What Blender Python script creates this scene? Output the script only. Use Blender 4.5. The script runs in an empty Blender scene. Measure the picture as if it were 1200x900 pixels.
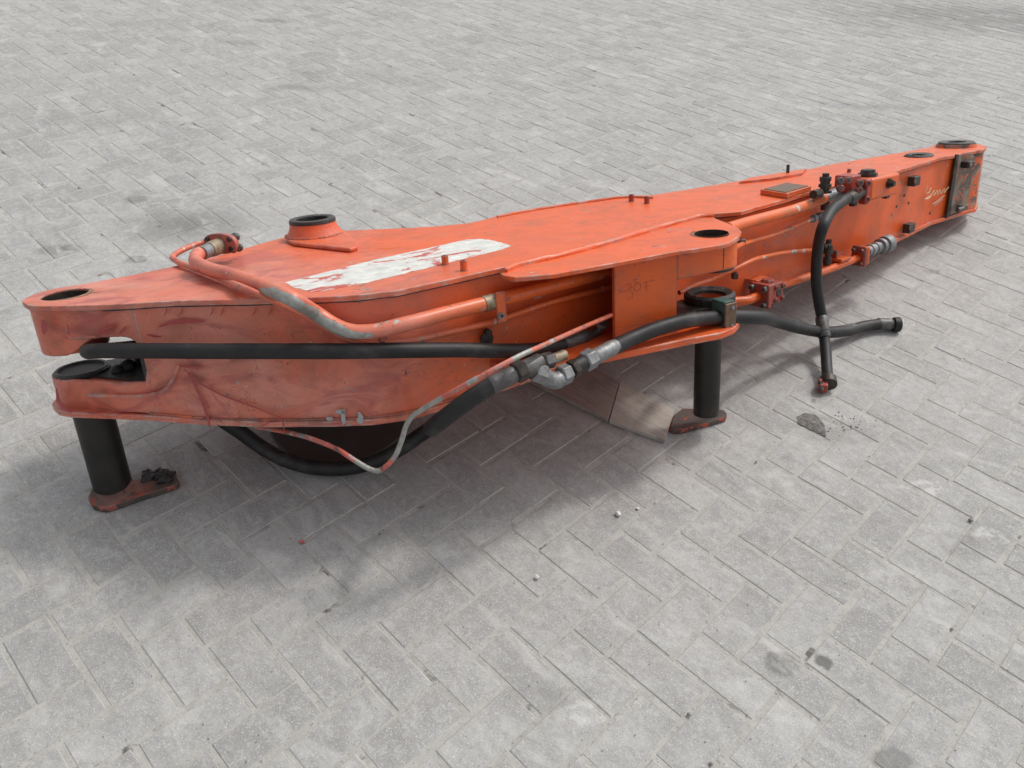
import bpy, bmesh, math, random
from mathutils import Vector, Matrix, Euler, noise
R = math.radians
random.seed(7)
scene = bpy.context.scene
COL = scene.collection

# ------------------------------------------------------------ camera
cam_d = bpy.data.cameras.new('camera')
cam = bpy.data.objects.new('camera', cam_d); COL.objects.link(cam)
CAM_LOC = Vector((0.518443819, -1.28710097, 1.52294563))
CAM_ROT = Euler((0.900119185, -0.0413470568, 0.786228366), 'XYZ')
FPX = 950.628706                       # focal length in pixels of a 1200 px wide frame
cam.location = CAM_LOC; cam.rotation_euler = CAM_ROT
cam_d.sensor_width = 36; cam_d.lens = FPX/1200*36
cam_d.clip_start = 0.02; cam_d.clip_end = 500
scene.camera = cam

# ------------------------------------------------------------ sky, sun, exposure
SUN_AZ, SUN_EL = 84.0, 54.0            # direction towards the sun, degrees from +x
world = bpy.data.worlds.new('World'); scene.world = world; world.use_nodes = True
wn = world.node_tree.nodes; wl = world.node_tree.links
sky = wn.new('ShaderNodeTexSky'); sky.sky_type = 'NISHITA'; sky.sun_disc = False
sky.sun_elevation = R(SUN_EL); sky.sun_rotation = R(90-SUN_AZ)
sky.dust_density = 4.0; sky.air_density = 1.0; sky.ozone_density = 1.0
hs = wn.new('ShaderNodeHueSaturation'); hs.inputs['Saturation'].default_value = 0.22
wl.new(sky.outputs[0], hs.inputs['Color']); wl.new(hs.outputs[0], wn['Background'].inputs['Color'])
wn['Background'].inputs['Strength'].default_value = 0.15
sd = bpy.data.lights.new('sun', 'SUN'); sd.energy = 1.1; sd.angle = R(6); sd.color = (1.0, 0.955, 0.9)
sun = bpy.data.objects.new('sun', sd); COL.objects.link(sun)
a_, e_ = R(SUN_AZ), R(SUN_EL)
SDIR = Vector((math.cos(a_)*math.cos(e_), math.sin(a_)*math.cos(e_), math.sin(e_)))
sun.rotation_euler = SDIR.to_track_quat('Z', 'Y').to_euler(); sun.location = SDIR*20
scene.view_settings.view_transform = 'Standard'; scene.view_settings.look = 'None'
scene.view_settings.gamma = 1.0; scene.view_settings.exposure = 0.27

# ------------------------------------------------------------ measuring: a pixel of the photograph becomes a point in the place
RC = CAM_ROT.to_matrix()
def ray(u, v): return (RC @ Vector(((u-600)/FPX, -(v-450)/FPX, -1.0))).normalized()
def G(u, v, z=0.0):
    d = ray(u, v); return CAM_LOC + d*((z-CAM_LOC.z)/d.z)
def to_px(X):
    c = RC.transposed() @ (X-CAM_LOC); return (600+FPX*c.x/-c.z, 450-FPX*c.y/-c.z)
# frame of the arm: it lies on its side, leaning. U along it, V across to the far side, W out of the upper plate
AO = Vector((-1.32022011, -0.85800876, 0.47354577))
AU = Vector((0.2428236, 0.96783, -0.06589226)).normalized()
AW = Vector((-0.27461369, 0.13372799, 0.95221014)); AW = (AW - AU*AW.dot(AU)).normalized()
AV = AW.cross(AU)
def to_l(X): d = X-AO; return Vector((d.dot(AU), d.dot(AV), d.dot(AW)))
def to_w(p): return AO + AU*p[0] + AV*p[1] + AW*p[2]
def M(u, v, w=0.0):                    # on the plane at height w above the upper plate
    d = ray(u, v); t = (AO.dot(AW)+w-CAM_LOC.dot(AW))/d.dot(AW); return to_l(CAM_LOC+d*t)
def Z(u, v, z): return to_l(G(u, v, z))   # at height z above the ground
NEAR = [(-.086,-.012),(-.078,-.05),(-.055,-.082),(.046,-.166),(.11,-.21),(.15,-.232),(.2,-.262),(.32,-.362),(.444,-.458),(.52,-.508),(.605,-.537),(.734,-.530),(.902,-.517),(1.05,-.498),(1.2,-.474),(1.389,-.428),(1.6,-.390),(1.66,-.402),(1.725,-.434),(1.9,-.400),(2.104,-.358),(2.35,-.332),(2.577,-.305),(2.8,-.26),(3.009,-.212),(3.275,-.200)]
def nearb(a):
    for (a0,b0),(a1,b1) in zip(NEAR, NEAR[1:]):
        if a <= a1: return b0+(b1-b0)*max(0,(a-a0))/(a1-a0)
    return NEAR[-1][1]
def T(a):                              # depth of the box along the arm
    pts = [(-.1,.268),(.08,.275),(.22,.302),(.9,.302),(1.6,.292),(2.1,.283),(2.7,.268),(3.2,.252),(3.6,.25)]
    for (a0,t0),(a1,t1) in zip(pts, pts[1:]):
        if a <= a1: return t0+(t1-t0)*max(0,(a-a0))/(a1-a0)
    return pts[-1][1]
def S(u, v, off=0.0):                  # on the near side wall, off metres in front of it
    d = ray(u, v); dl = Vector((d.dot(AU), d.dot(AV), d.dot(AW))); c = to_l(CAM_LOC); best = None
    for (a0,b0),(a1,b1) in zip(NEAR, NEAR[1:]):
        tx, ty = a1-a0, b1-b0; L = math.hypot(tx,ty); nx, ny = ty/L, -tx/L
        den = dl.x*nx+dl.y*ny
        if abs(den) < 1e-9: continue
        t = ((a0-c.x)*nx+(b0-c.y)*ny+off)/den
        p = c+dl*t; s = ((p.x-a0)*tx+(p.y-b0)*ty)/L
        lo = -.08 if a0 > -.086 else -9; hi = L+.08 if a1 < 3.27 else 9
        if t > 0 and lo <= s <= hi:
            miss = max(0,-s,s-L)
            if best is None or miss < best[0]: best = (miss, p)
    return best[1]
def PL(u, v, b):                       # on the upright plane at distance b across the arm
    d = ray(u, v); dl = Vector((d.dot(AU), d.dot(AV), d.dot(AW))); c = to_l(CAM_LOC); return c+dl*((b-c.y)/dl.y)
def walldir(a):
    d = Vector((.06, nearb(a+.03)-nearb(a-.03), 0)); return d.normalized()
def rpx(p, px):                        # a radius in photo pixels at the local point p, in metres
    c = RC.transposed() @ (to_w(p)-CAM_LOC); return px*(-c.z)/FPX

# ------------------------------------------------------------ materials
def mat(name):
    m = bpy.data.materials.new(name); m.use_nodes = True
    nt = m.node_tree; b = nt.nodes['Principled BSDF']; return m, nt, b
def node(nt, t, **k):
    n = nt.nodes.new(t)
    for a, v in k.items():
        if a.startswith('i_'): n.inputs[a[2:].replace('_',' ')].default_value = v
        else: setattr(n, a, v)
    return n
def ramp(nt, fac, stops, interp='LINEAR'):
    r = nt.nodes.new('ShaderNodeValToRGB'); r.color_ramp.interpolation = interp
    el = r.color_ramp.elements
    while len(el) < len(stops): el.new(.5)
    for e, (p, c) in zip(el, stops):
        e.position = p; e.color = (c, c, c, 1) if not isinstance(c, tuple) else (*c, 1)
    nt.links.new(fac, r.inputs[0]); return r.outputs[0]
def mixc(nt, fac, a, b, mode='MIX'):
    m = nt.nodes.new('ShaderNodeMix'); m.data_type = 'RGBA'; m.blend_type = mode
    for s, v in ((m.inputs['Factor'], fac), (m.inputs['A'], a), (m.inputs['B'], b)):
        if isinstance(v, (int, float)): s.default_value = v
        elif isinstance(v, tuple): s.default_value = (*v, 1)
        else: nt.links.new(v, s)
    return m.outputs['Result']
def math_(nt, op, a, b=0.0, c=None, clamp=False):
    m = nt.nodes.new('ShaderNodeMath'); m.operation = op; m.use_clamp = clamp
    for i, v in enumerate([a, b] + ([c] if c is not None else [])):
        if isinstance(v, (int, float)): m.inputs[i].default_value = v
        else: nt.links.new(v, m.inputs[i])
    return m.outputs[0]
def noise_(nt, co, scale, detail=4, rough=.55, dist=0.0):
    n = node(nt, 'ShaderNodeTexNoise'); n.inputs['Scale'].default_value = scale; n.inputs['Detail'].default_value = detail
    n.inputs['Roughness'].default_value = rough; n.inputs['Distortion'].default_value = dist
    nt.links.new(co, n.inputs['Vector']); return n.outputs['Fac']
def scaled(nt, co, s, rot=(0,0,0), loc=(0,0,0)):
    m = nt.nodes.new('ShaderNodeMapping'); m.inputs['Scale'].default_value = s; m.inputs['Rotation'].default_value = rot
    m.inputs['Location'].default_value = loc
    nt.links.new(co, m.inputs['Vector']); return m.outputs[0]
def bump(nt, b, h, strength=.3, dist=.002, normal=None):
    n = nt.nodes.new('ShaderNodeBump'); n.inputs['Strength'].default_value = strength; n.inputs['Distance'].default_value = dist
    nt.links.new(h, n.inputs['Height'])
    nt.links.new(n.outputs[0], b.inputs['Normal']); return n.outputs[0]

def paint_mat(name, base, faded, dark, chip=.622, edge=.9, fade_bias=0.0, chipcol=(.42,.41,.38), rough=.38, scratch=1.0):
    m, nt, b = mat(name); L = nt.links
    co = nt.nodes.new('ShaderNodeTexCoord').outputs['Object']
    n1 = noise_(nt, co, 2.6, 5, .55, .6)
    sep = nt.nodes.new('ShaderNodeSeparateXYZ'); L.new(co, sep.inputs[0])
    along = node(nt, 'ShaderNodeMapRange', i_From_Min=.05, i_From_Max=1.0); L.new(sep.outputs['X'], along.inputs['Value'])
    f = math_(nt, 'SUBTRACT', math_(nt, 'ADD', n1, .62+fade_bias), along.outputs[0], clamp=False)
    fade = ramp(nt, f, [(.25,0.0),(.80,1.0)])
    col = mixc(nt, fade, base, faded)
    chalk = noise_(nt, scaled(nt, co, (1,1.3,1.3), (0,0,.4), (3,1,2)), 3.4, 6, .6, .8)
    col = mixc(nt, math_(nt, 'MULTIPLY', ramp(nt, chalk, [(.42,0.0),(.66,1.0)]), math_(nt, 'MULTIPLY', fade, .60)), col, (.66,.285,.225))
    # crimson primer showing through scraped patches and long scratches
    n2 = noise_(nt, scaled(nt, co, (1,1.5,2.6), (.3,.5,.2)), 5.5, 6, .6, 1.2)
    col = mixc(nt, math_(nt, 'MULTIPLY', ramp(nt, n2, [(.50,0.0),(.66,1.0)]), math_(nt, 'MULTIPLY_ADD', fade, .62, .10)), col, dark)
    for k, (rot, sc) in enumerate([((.2,.3,.5),(1.2,7,7)), ((.8,1.2,.1),(1.0,8,8)), ((0,.9,1.4),(1.4,6,6))]):
        s = noise_(nt, scaled(nt, co, sc, rot, (k*3.1,k*1.7,0)), 4.5, 3, .5, .6)
        thin = ramp(nt, math_(nt, 'ABSOLUTE', math_(nt, 'SUBTRACT', s, .5)), [(.0,1.0),(.010,0.0)])
        gate = ramp(nt, noise_(nt, scaled(nt, co, (1,1,1), (0,0,0), (k*5.,2,k)), 3.2, 2), [(.54,0.0),(.60,1.0)])
        col = mixc(nt, math_(nt, 'MULTIPLY', math_(nt, 'MULTIPLY', thin, gate), .75*scratch), col, dark if k != 1 else (.16,.09,.06))
    # grime
    n3 = noise_(nt, co, 11, 6, .65, .3)
    col = mixc(nt, math_(nt, 'MULTIPLY', ramp(nt, n3, [(.46,0.0),(.74,1.0)]), .42), col, (.17,.10,.065))
    n6 = noise_(nt, co, 95, 3, .7)
    g6 = math_(nt, 'MULTIPLY', ramp(nt, n6, [(.66,0.0),(.72,1.0)]), .8)
    col = mixc(nt, g6, col, (.10,.06,.05))
    # dust
    n7 = noise_(nt, co, 1.7, 6, .7, .2)
    col = mixc(nt, math_(nt, 'MULTIPLY', ramp(nt, n7, [(.42,0.0),(.75,1.0)]), .07), col, (.52,.42,.36))
    # chips, more along edges
    bv = nt.nodes.new('ShaderNodeBevel'); bv.samples = 4; bv.inputs['Radius'].default_value = .011
    ge = nt.nodes.new('ShaderNodeNewGeometry'); dt = nt.nodes.new('ShaderNodeVectorMath'); dt.operation = 'DOT_PRODUCT'
    L.new(bv.outputs[0], dt.inputs[0]); L.new(ge.outputs['Normal'], dt.inputs[1])
    ed = ramp(nt, dt.outputs['Value'], [(.80,1.0),(.99,0.0)])
    n4 = noise_(nt, co, 26, 6, .7, .4); n5 = noise_(nt, co, 3.1, 3, .5)
    cv = math_(nt, 'ADD', math_(nt, 'MULTIPLY', n5, .35), math_(nt, 'MULTIPLY', n4, .8))
    cv = math_(nt, 'ADD', cv, math_(nt, 'MULTIPLY', ed, .22*edge))
    cm = ramp(nt, cv, [(chip+.085,0.0),(chip+.10,1.0)])
    cc = mixc(nt, ramp(nt, noise_(nt, co, 17, 4), [(.42,0.0),(.58,1.0)]), chipcol, (.10,.07,.055))
    col = mixc(nt, cm, col, cc)
    L.new(col, b.inputs['Base Color'])
    rg = math_(nt, 'MULTIPLY_ADD', n3, .35, rough-.12); L.new(math_(nt, 'MULTIPLY_ADD', cm, .2, rg), b.inputs['Roughness'])
    b.inputs['Specular IOR Level'].default_value = .42
    b.inputs['Coat Weight'].default_value = .12; b.inputs['Coat Roughness'].default_value = .22
    h = math_(nt, 'SUBTRACT', math_(nt, 'MULTIPLY', n1, 2.0), math_(nt, 'MULTIPLY', cm, .25))
    h = math_(nt, 'ADD', h, math_(nt, 'MULTIPLY', noise_(nt, co, 60, 3), .10))
    bump(nt, b, h, .35, .004)
    return m
ORANGE = (.70,.098,.009); SALMON = (.62,.150,.085); CRIM = (.34,.055,.055)
M_body = paint_mat('faded_orange_paint', ORANGE, SALMON, CRIM)
M_pipe = paint_mat('chipped_orange_pipe_paint', (.70,.120,.014), (.62,.15,.08), (.42,.05,.05), chip=.575, edge=.2, fade_bias=.05, chipcol=(.55,.53,.47))
M_worn = paint_mat('worn_red_pipe_paint', (.58,.12,.045), (.50,.085,.06), (.36,.04,.04), chip=.535, edge=.2, chipcol=(.36,.36,.34), fade_bias=.25)
M_red = paint_mat('dark_red_paint', (.34,.035,.018), (.36,.05,.03), (.16,.02,.02), chip=.56, edge=.9, chipcol=(.13,.10,.09), rough=.42)
M_block = paint_mat('orange_block_paint', (.68,.104,.010), (.64,.125,.04), (.25,.03,.03), chip=.625, edge=.9, chipcol=(.14,.11,.10))
M_tip = paint_mat('rust_spotted_orange_paint', (.68,.10,.012), (.62,.13,.05), (.22,.06,.035), chip=.50, edge=.9, chipcol=(.30,.22,.16))
def simple(name, c1, c2, scale=30, rough=(.4,.7), metal=0.0, bs=.3, bd=.001, spec=.5, dust=None):
    m, nt, b = mat(name); co = nt.nodes.new('ShaderNodeTexCoord').outputs['Object']
    n = noise_(nt, co, scale, 6, .65, .3); col = mixc(nt, ramp(nt, n, [(.35,0.0),(.68,1.0)]), c1, c2)
    if dust:
        d = noise_(nt, co, scale*.35, 5, .7, .5); col = mixc(nt, math_(nt, 'MULTIPLY', ramp(nt, d, [(.52,0.0),(.72,1.0)]), dust[0]), col, dust[1])
    nt.links.new(col, b.inputs['Base Color'])
    nt.links.new(math_(nt, 'MULTIPLY_ADD', n, rough[1]-rough[0], rough[0]), b.inputs['Roughness'])
    b.inputs['Metallic'].default_value = metal; b.inputs['Specular IOR Level'].default_value = spec
    bump(nt, b, noise_(nt, co, scale*3, 4, .7), bs, bd); return m
M_rubber = simple('black_hose_rubber', (.010,.010,.011), (.020,.019,.019), 22, (.42,.66), 0, .35, .0008, .4, (.5,(.10,.095,.088)))
M_greyrub = simple('grey_worn_hose_rubber', (.075,.078,.08), (.13,.135,.135), 30, (.45,.7), 0, .3, .0008)
M_grease = simple('black_grease', (.008,.007,.007), (.03,.024,.02), 45, (.15,.55), 0, .9, .006, .6)
M_pin = simple('greasy_black_steel', (.012,.011,.010), (.035,.030,.024), 9, (.35,.6), .3, .5, .0012, .5, (.85,(.085,.066,.048)))
M_steel = simple('zinc_plated_steel', (.27,.275,.28), (.14,.14,.138), 70, (.38,.62), .5, .3, .0008)
M_dull = simple('dull_dark_steel', (.07,.068,.066), (.15,.145,.14), 60, (.35,.6), .4, .4, .001)
M_dark = simple('oily_dark_fitting', (.025,.022,.02), (.07,.055,.045), 50, (.3,.6), .4, .5, .0015)
M_brown = simple('brown_clamp_steel', (.10,.060,.035), (.17,.11,.07), 40, (.35,.6), .2, .4, .001)
M_green = simple('dull_green_plastic', (.02,.065,.055), (.05,.10,.085), 40, (.5,.7))
M_brass = simple('tarnished_brass_sleeve', (.20,.14,.075), (.33,.29,.22), 60, (.4,.65), .4, .5, .001)
M_under = simple('dark_brown_sheet', (.050,.043,.040), (.075,.066,.062), 12, (.6,.85), 0, .5, .002)

def white_stripe():
    m, nt, b = mat('scratched_white_paint'); co = nt.nodes.new('ShaderNodeTexCoord').outputs['Object']
    n = noise_(nt, scaled(nt, co, (1,2.2,1), (0,0,.45)), 9, 7, .7, .9)
    col = mixc(nt, ramp(nt, noise_(nt, co, 30, 5), [(.3,0.0),(.7,1.0)]), (.70,.70,.66), (.50,.51,.48))
    col = mixc(nt, ramp(nt, noise_(nt, scaled(nt, co, (1,4,1), (0,0,-.3)), 14, 5, .6, .5), [(.60,0.0),(.66,1.0)]), col, (.40,.42,.38))
    col = mixc(nt, ramp(nt, n, [(.565,0.0),(.60,1.0)]), col, (.46,.09,.07))
    col = mixc(nt, ramp(nt, noise_(nt, co, 38, 6, .7), [(.66,0.0),(.69,1.0)]), col, (.08,.06,.05))
    nt.links.new(col, b.inputs['Base Color']); b.inputs['Roughness'].default_value = .5
    bump(nt, b, n, .3, .001); return m
M_white = white_stripe()

def ground_mats():
    stains = [  # photo position, half sizes in metres (along, across the view), darkness (+) or paleness (-)
        ((918,777),.030,.018,.55),((962,779),.014,.014,.75),((222,264),.17,.08,.50),((160,305),.03,.018,.40),((62,293),.045,.025,.30),
        ((82,291),.03,.02,.25),((287,50),.14,.03,.22),((318,24),.10,.03,.30),((345,103),.12,.03,.28),((160,233),.045,.022,.42),
        ((1140,20),.9,.30,.42),((700,68),.10,.03,.12),((1020,125),.30,.03,.25),((1075,570),.075,.014,-.55),((1165,628),.05,.014,-.5),
        ((684,838),.045,.020,-.6),((1125,640),.05,.03,.20),((1055,690),.09,.05,-.2),((800,72),.12,.06,-.35),((1046,896),.035,.02,.45),
        ((985,505),.10,.04,.18),((640,835),.09,.05,.12),((330,190),.16,.04,-.25),((470,95),.3,.06,.12),((100,140),.4,.1,.10),((540,635),.035,.02,.25),((1090,318),.03,.015,.4),((930,560),.09,.03,-.2),((1150,360),.3,.15,-.12),((150,500),.2,.12,-.10),((395,640),.02,.01,.2)]
    def stain_chain(nt, pos):
        fwd = Vector((-.707,.707)); out = None
        dn = node(nt, 'ShaderNodeTexNoise'); dn.inputs['Scale'].default_value = 14; dn.inputs['Detail'].default_value = 4
        nt.links.new(pos, dn.inputs['Vector'])
        sub = nt.nodes.new('ShaderNodeVectorMath'); sub.operation = 'SUBTRACT'; sub.inputs[1].default_value = (.5,.5,.5); nt.links.new(dn.outputs['Color'], sub.inputs[0])
        sc = nt.nodes.new('ShaderNodeVectorMath'); sc.operation = 'SCALE'; sc.inputs['Scale'].default_value = .07; nt.links.new(sub.outputs[0], sc.inputs[0])
        ad = nt.nodes.new('ShaderNodeVectorMath'); ad.operation = 'ADD'; nt.links.new(pos, ad.inputs[0]); nt.links.new(sc.outputs[0], ad.inputs[1])
        for (uv, ra, rb, k) in stains:
            g = G(*uv)
            mp = nt.nodes.new('ShaderNodeMapping'); mp.vector_type = 'TEXTURE'
            mp.inputs['Location'].default_value = g; mp.inputs['Rotation'].default_value = (0,0,R(45)); mp.inputs['Scale'].default_value = (ra*1.3, rb*1.6+.004, 1e3)
            nt.links.new(ad.outputs[0], mp.inputs['Vector'])
            ln = nt.nodes.new('ShaderNodeVectorMath'); ln.operation = 'LENGTH'; nt.links.new(mp.outputs[0], ln.inputs[0])
            big = ra > .1
            v = node(nt, 'ShaderNodeMapRange', i_From_Min=(.3 if big else .7), i_From_Max=(1.4 if big else 1.05), i_To_Min=k, i_To_Max=0.0); nt.links.new(ln.outputs['Value'], v.inputs['Value'])
            out = v.outputs[0] if out is None else math_(nt, 'ADD', out, v.outputs[0])
        return out
    # pavers
    m, nt, b = mat('concrete_paver'); L = nt.links
    ge = nt.nodes.new('ShaderNodeNewGeometry'); pos = ge.outputs['Position']; oi = nt.nodes.new('ShaderNodeObjectInfo')
    rnd = math_(nt, 'FRACT', math_(nt, 'ADD', ge.outputs['Random Per Island'], oi.outputs['Random']))
    base = mixc(nt, rnd, (.262,.260,.252), (.350,.348,.338))
    big = noise_(nt, pos, 1.1, 4, .55, .3)
    base = mixc(nt, math_(nt, 'MULTIPLY', ramp(nt, big, [(.35,0.0),(.7,1.0)]), .6), base, (.385,.382,.370))
    # each block gets its own cloudy pattern
    cmb = nt.nodes.new('ShaderNodeCombineXYZ'); L.new(math_(nt, 'MULTIPLY', rnd, 37.0), cmb.inputs['Z'])
    vv = nt.nodes.new('ShaderNodeVectorMath'); vv.operation = 'ADD'; L.new(pos, vv.inputs[0]); L.new(cmb.outputs[0], vv.inputs[1]); bco = vv.outputs[0]
    cl = noise_(nt, bco, 11, 9, .74, .6)
    base = mixc(nt, math_(nt, 'MULTIPLY', ramp(nt, cl, [(.34,1.0),(.50,0.0)]), .45), base, (.235,.232,.226))
    base = mixc(nt, math_(nt, 'MULTIPLY', ramp(nt, cl, [(.52,0.0),(.66,1.0)]), .50), base, (.44,.436,.42))
    mid = noise_(nt, bco, 55, 6, .75, .3)
    base = mixc(nt, math_(nt, 'MULTIPLY', ramp(nt, mid, [(.53,0.0),(.62,1.0)]), .42), base, (.46,.456,.44))
    base = mixc(nt, math_(nt, 'MULTIPLY', ramp(nt, mid, [(.38,1.0),(.47,0.0)]), .34), base, (.22,.216,.21))
    vo = node(nt, 'ShaderNodeTexVoronoi'); vo.inputs['Scale'].default_value = 230; vo.inputs['Randomness'].default_value = 1.0; L.new(pos, vo.inputs['Vector'])
    spk = ramp(nt, vo.outputs['Distance'], [(.12,1.0),(.34,0.0)])
    vs = nt.nodes.new('ShaderNodeSeparateColor'); L.new(vo.outputs['Color'], vs.inputs[0])
    gate = ramp(nt, vs.outputs[0], [(.74,0.0),(.78,1.0)]); gate2 = ramp(nt, vs.outputs[0], [(.10,1.0),(.12,0.0)])
    base = mixc(nt, math_(nt, 'MULTIPLY', math_(nt, 'MULTIPLY', spk, gate), .85), base, (.66,.655,.63))
    fine = noise_(nt, pos, 240, 3, .8)
    base = mixc(nt, math_(nt, 'MULTIPLY', ramp(nt, fine, [(.54,0.0),(.63,1.0)]), .5), base, (.52,.515,.49))
    base = mixc(nt, math_(nt, 'MULTIPLY', ramp(nt, fine, [(.34,1.0),(.44,0.0)]), .30), base, (.20,.195,.185))
    base = mixc(nt, math_(nt, 'MULTIPLY', math_(nt, 'MULTIPLY', spk, gate2), .5), base, (.10,.10,.095))
    # faint scrapes
    scr = noise_(nt, scaled(nt, pos, (1,9,1), (0,0,.5)), 5, 4, .6, .4)
    th = ramp(nt, math_(nt, 'ABSOLUTE', math_(nt, 'SUBTRACT', scr, .5)), [(0.0,1.0),(.012,0.0)])
    base = mixc(nt, math_(nt, 'MULTIPLY', math_(nt, 'MULTIPLY', th, ramp(nt, noise_(nt, pos, 2.3, 2), [(.55,0.0),(.62,1.0)])), .45), base, (.52,.51,.49))
    # pale sand worn over the rim of each block
    bv = nt.nodes.new('ShaderNodeBevel'); bv.samples = 3; bv.inputs['Radius'].default_value = .006
    dt = nt.nodes.new('ShaderNodeVectorMath'); dt.operation = 'DOT_PRODUCT'; L.new(bv.outputs[0], dt.inputs[0]); dt.inputs[1].default_value = (0,0,1)
    rim = ramp(nt, dt.outputs['Value'], [(.90,1.0),(.995,0.0)])
    base = mixc(nt, math_(nt, 'MULTIPLY', rim, ramp(nt, noise_(nt, pos, 18, 4, .6), [(.40,0.1),(.6,.8)])), base, (.42,.41,.375))
    st = stain_chain(nt, pos)
    base = mixc(nt, math_(nt, 'MULTIPLY', st, 1.0, clamp=True), base, (.085,.083,.078))
    rag = ramp(nt, noise_(nt, pos, 34, 6, .75, .6), [(.44,0.0),(.58,1.0)])
    base = mixc(nt, math_(nt, 'MULTIPLY', math_(nt, 'MULTIPLY', st, -1.0, clamp=True), rag), base, (.62,.615,.59))
    sm = noise_(nt, scaled(nt, pos, (1,2.6,1), (0,0,.9)), 4.2, 7, .72, .8)
    base = mixc(nt, math_(nt, 'MULTIPLY', ramp(nt, sm, [(.53,0.0),(.68,1.0)]), .55), base, (.52,.515,.495))
    base = mixc(nt, math_(nt, 'MULTIPLY', ramp(nt, sm, [(.32,1.0),(.46,0.0)]), .38), base, (.20,.197,.19))
    L.new(base, b.inputs['Base Color']); b.inputs['Roughness'].default_value = .82; b.inputs['Specular IOR Level'].default_value = .3
    h = math_(nt, 'ADD', math_(nt, 'MULTIPLY', cl, 1.5), math_(nt, 'ADD', math_(nt, 'MULTIPLY', mid, .6), math_(nt, 'MULTIPLY', spk, .25)))
    bump(nt, b, h, .45, .0022)
    # joints
    m2, nt, b = mat('joint_sand'); L = nt.links
    pos = nt.nodes.new('ShaderNodeNewGeometry').outputs['Position']
    n = noise_(nt, pos, 22, 6, .7, .4)
    c = mixc(nt, ramp(nt, n, [(.3,0.0),(.7,1.0)]), (.31,.303,.282), (.44,.431,.406))
    g = noise_(nt, pos, 9, 5, .7, .2)
    c = mixc(nt, ramp(nt, g, [(.60,0.0),(.67,.85)]), c, (.075,.070,.062))
    f = noise_(nt, pos, 160, 3, .7)
    c = mixc(nt, math_(nt, 'MULTIPLY', ramp(nt, f, [(.58,0.0),(.66,1.0)]), .55), c, (.13,.12,.105))
    st = stain_chain(nt, pos)
    c = mixc(nt, math_(nt, 'MULTIPLY', st, 1.0, clamp=True), c, (.085,.083,.078))
    L.new(c, b.inputs['Base Color']); b.inputs['Roughness'].default_value = .95
    bump(nt, b, math_(nt, 'ADD', f, n), .6, .003)
    return m, m2
M_paver, M_sand = ground_mats()

# ------------------------------------------------------------ mesh helpers
def link(name, bm, m, parent=None, smooth=35, bevel=None, seg=2):
    me = bpy.data.meshes.new(name); bmesh.ops.recalc_face_normals(bm, faces=bm.faces); bm.to_mesh(me); bm.free()
    o = bpy.data.objects.new(name, me); COL.objects.link(o)
    for mm in (m if isinstance(m, (list, tuple)) else [m]): me.materials.append(mm)
    if parent: o.parent = parent
    if smooth:
        for p in me.polygons: p.use_smooth = True
        try: me.set_sharp_from_angle(angle=R(smooth))
        except Exception: pass
    if bevel:
        bo = o.modifiers.new('bevel', 'BEVEL'); bo.width = bevel; bo.segments = seg; bo.limit_method = 'ANGLE'; bo.angle_limit = R(40)
        bo.harden_normals = False
    return o
def tag(o, label, cat=None, group=None, kind=None):
    o['label'] = label
    if cat: o['category'] = cat
    if group: o['group'] = group
    if kind: o['kind'] = kind
    return o
LIFT = .53                               # the arm's own origin sits at the foot of its left pin
def Lc(p): return Vector((p[0], p[1], p[2]+LIFT))
def prism(bm, outer, holes=(), top=0.0, bot=-.012):
    """plate with holes; outer/holes lists of (a,b); top/bot numbers or functions of (a,b)"""
    ft = top if callable(top) else (lambda a,b: top); fb = bot if callable(bot) else (lambda a,b: bot)
    loops = [outer]+list(holes); es = []; rings = []
    for lp in loops:
        vs = [bm.verts.new(Lc((a,b,ft(a,b)))) for a,b in lp]; rings.append(vs)
        es += [bm.edges.new((vs[i], vs[(i+1)%len(vs)])) for i in range(len(vs))]
    r = bmesh.ops.triangle_fill(bm, edges=es, use_beauty=True)
    faces = [g for g in r['geom'] if isinstance(g, bmesh.types.BMFace)]
    low = {}
    for lp, vs in zip(loops, rings):
        for (a,b), v in zip(lp, vs): low[v] = bm.verts.new(Lc((a,b,fb(a,b))))
    for f in faces: bm.faces.new([low[v] for v in reversed(f.verts)])
    for vs in rings:
        n = len(vs)
        for i in range(n): bm.faces.new((vs[i], vs[(i+1)%n], low[vs[(i+1)%n]], low[vs[i]]))
def circ(c, r, n=32, a0=0, a1=360):
    k = n if abs(a1-a0) >= 359.9 else n+1
    return [(c[0]+r*math.cos(R(a0+(a1-a0)*i/n)), c[1]+r*math.sin(R(a0+(a1-a0)*i/n))) for i in range(k)]
def lathe(bm, c, prof, n=32, rough=0.0):
    """solid of revolution about the W axis through c=(a,b); prof = [(r,w)...]; rough makes it uneven"""
    rings = []
    for r, w in prof:
        ring = []
        for i in range(n):
            t = 2*math.pi*i/n; rr = r
            if rough: rr = r*(1+rough*noise.noise(Vector((math.cos(t)*2.5, math.sin(t)*2.5, w*25+r*9))))
            ring.append(bm.verts.new(Lc((c[0]+rr*math.cos(t), c[1]+rr*math.sin(t), w+(rough*.03*noise.noise(Vector((math.cos(t)*3,math.sin(t)*3,r*30))) if rough else 0)))))
        rings.append(ring)
    for r0, r1 in zip(rings, rings[1:]):
        for i in range(n): bm.faces.new((r0[i], r0[(i+1)%n], r1[(i+1)%n], r1[i]))
    return rings
def cap(bm, ring): bm.faces.new(ring)
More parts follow.
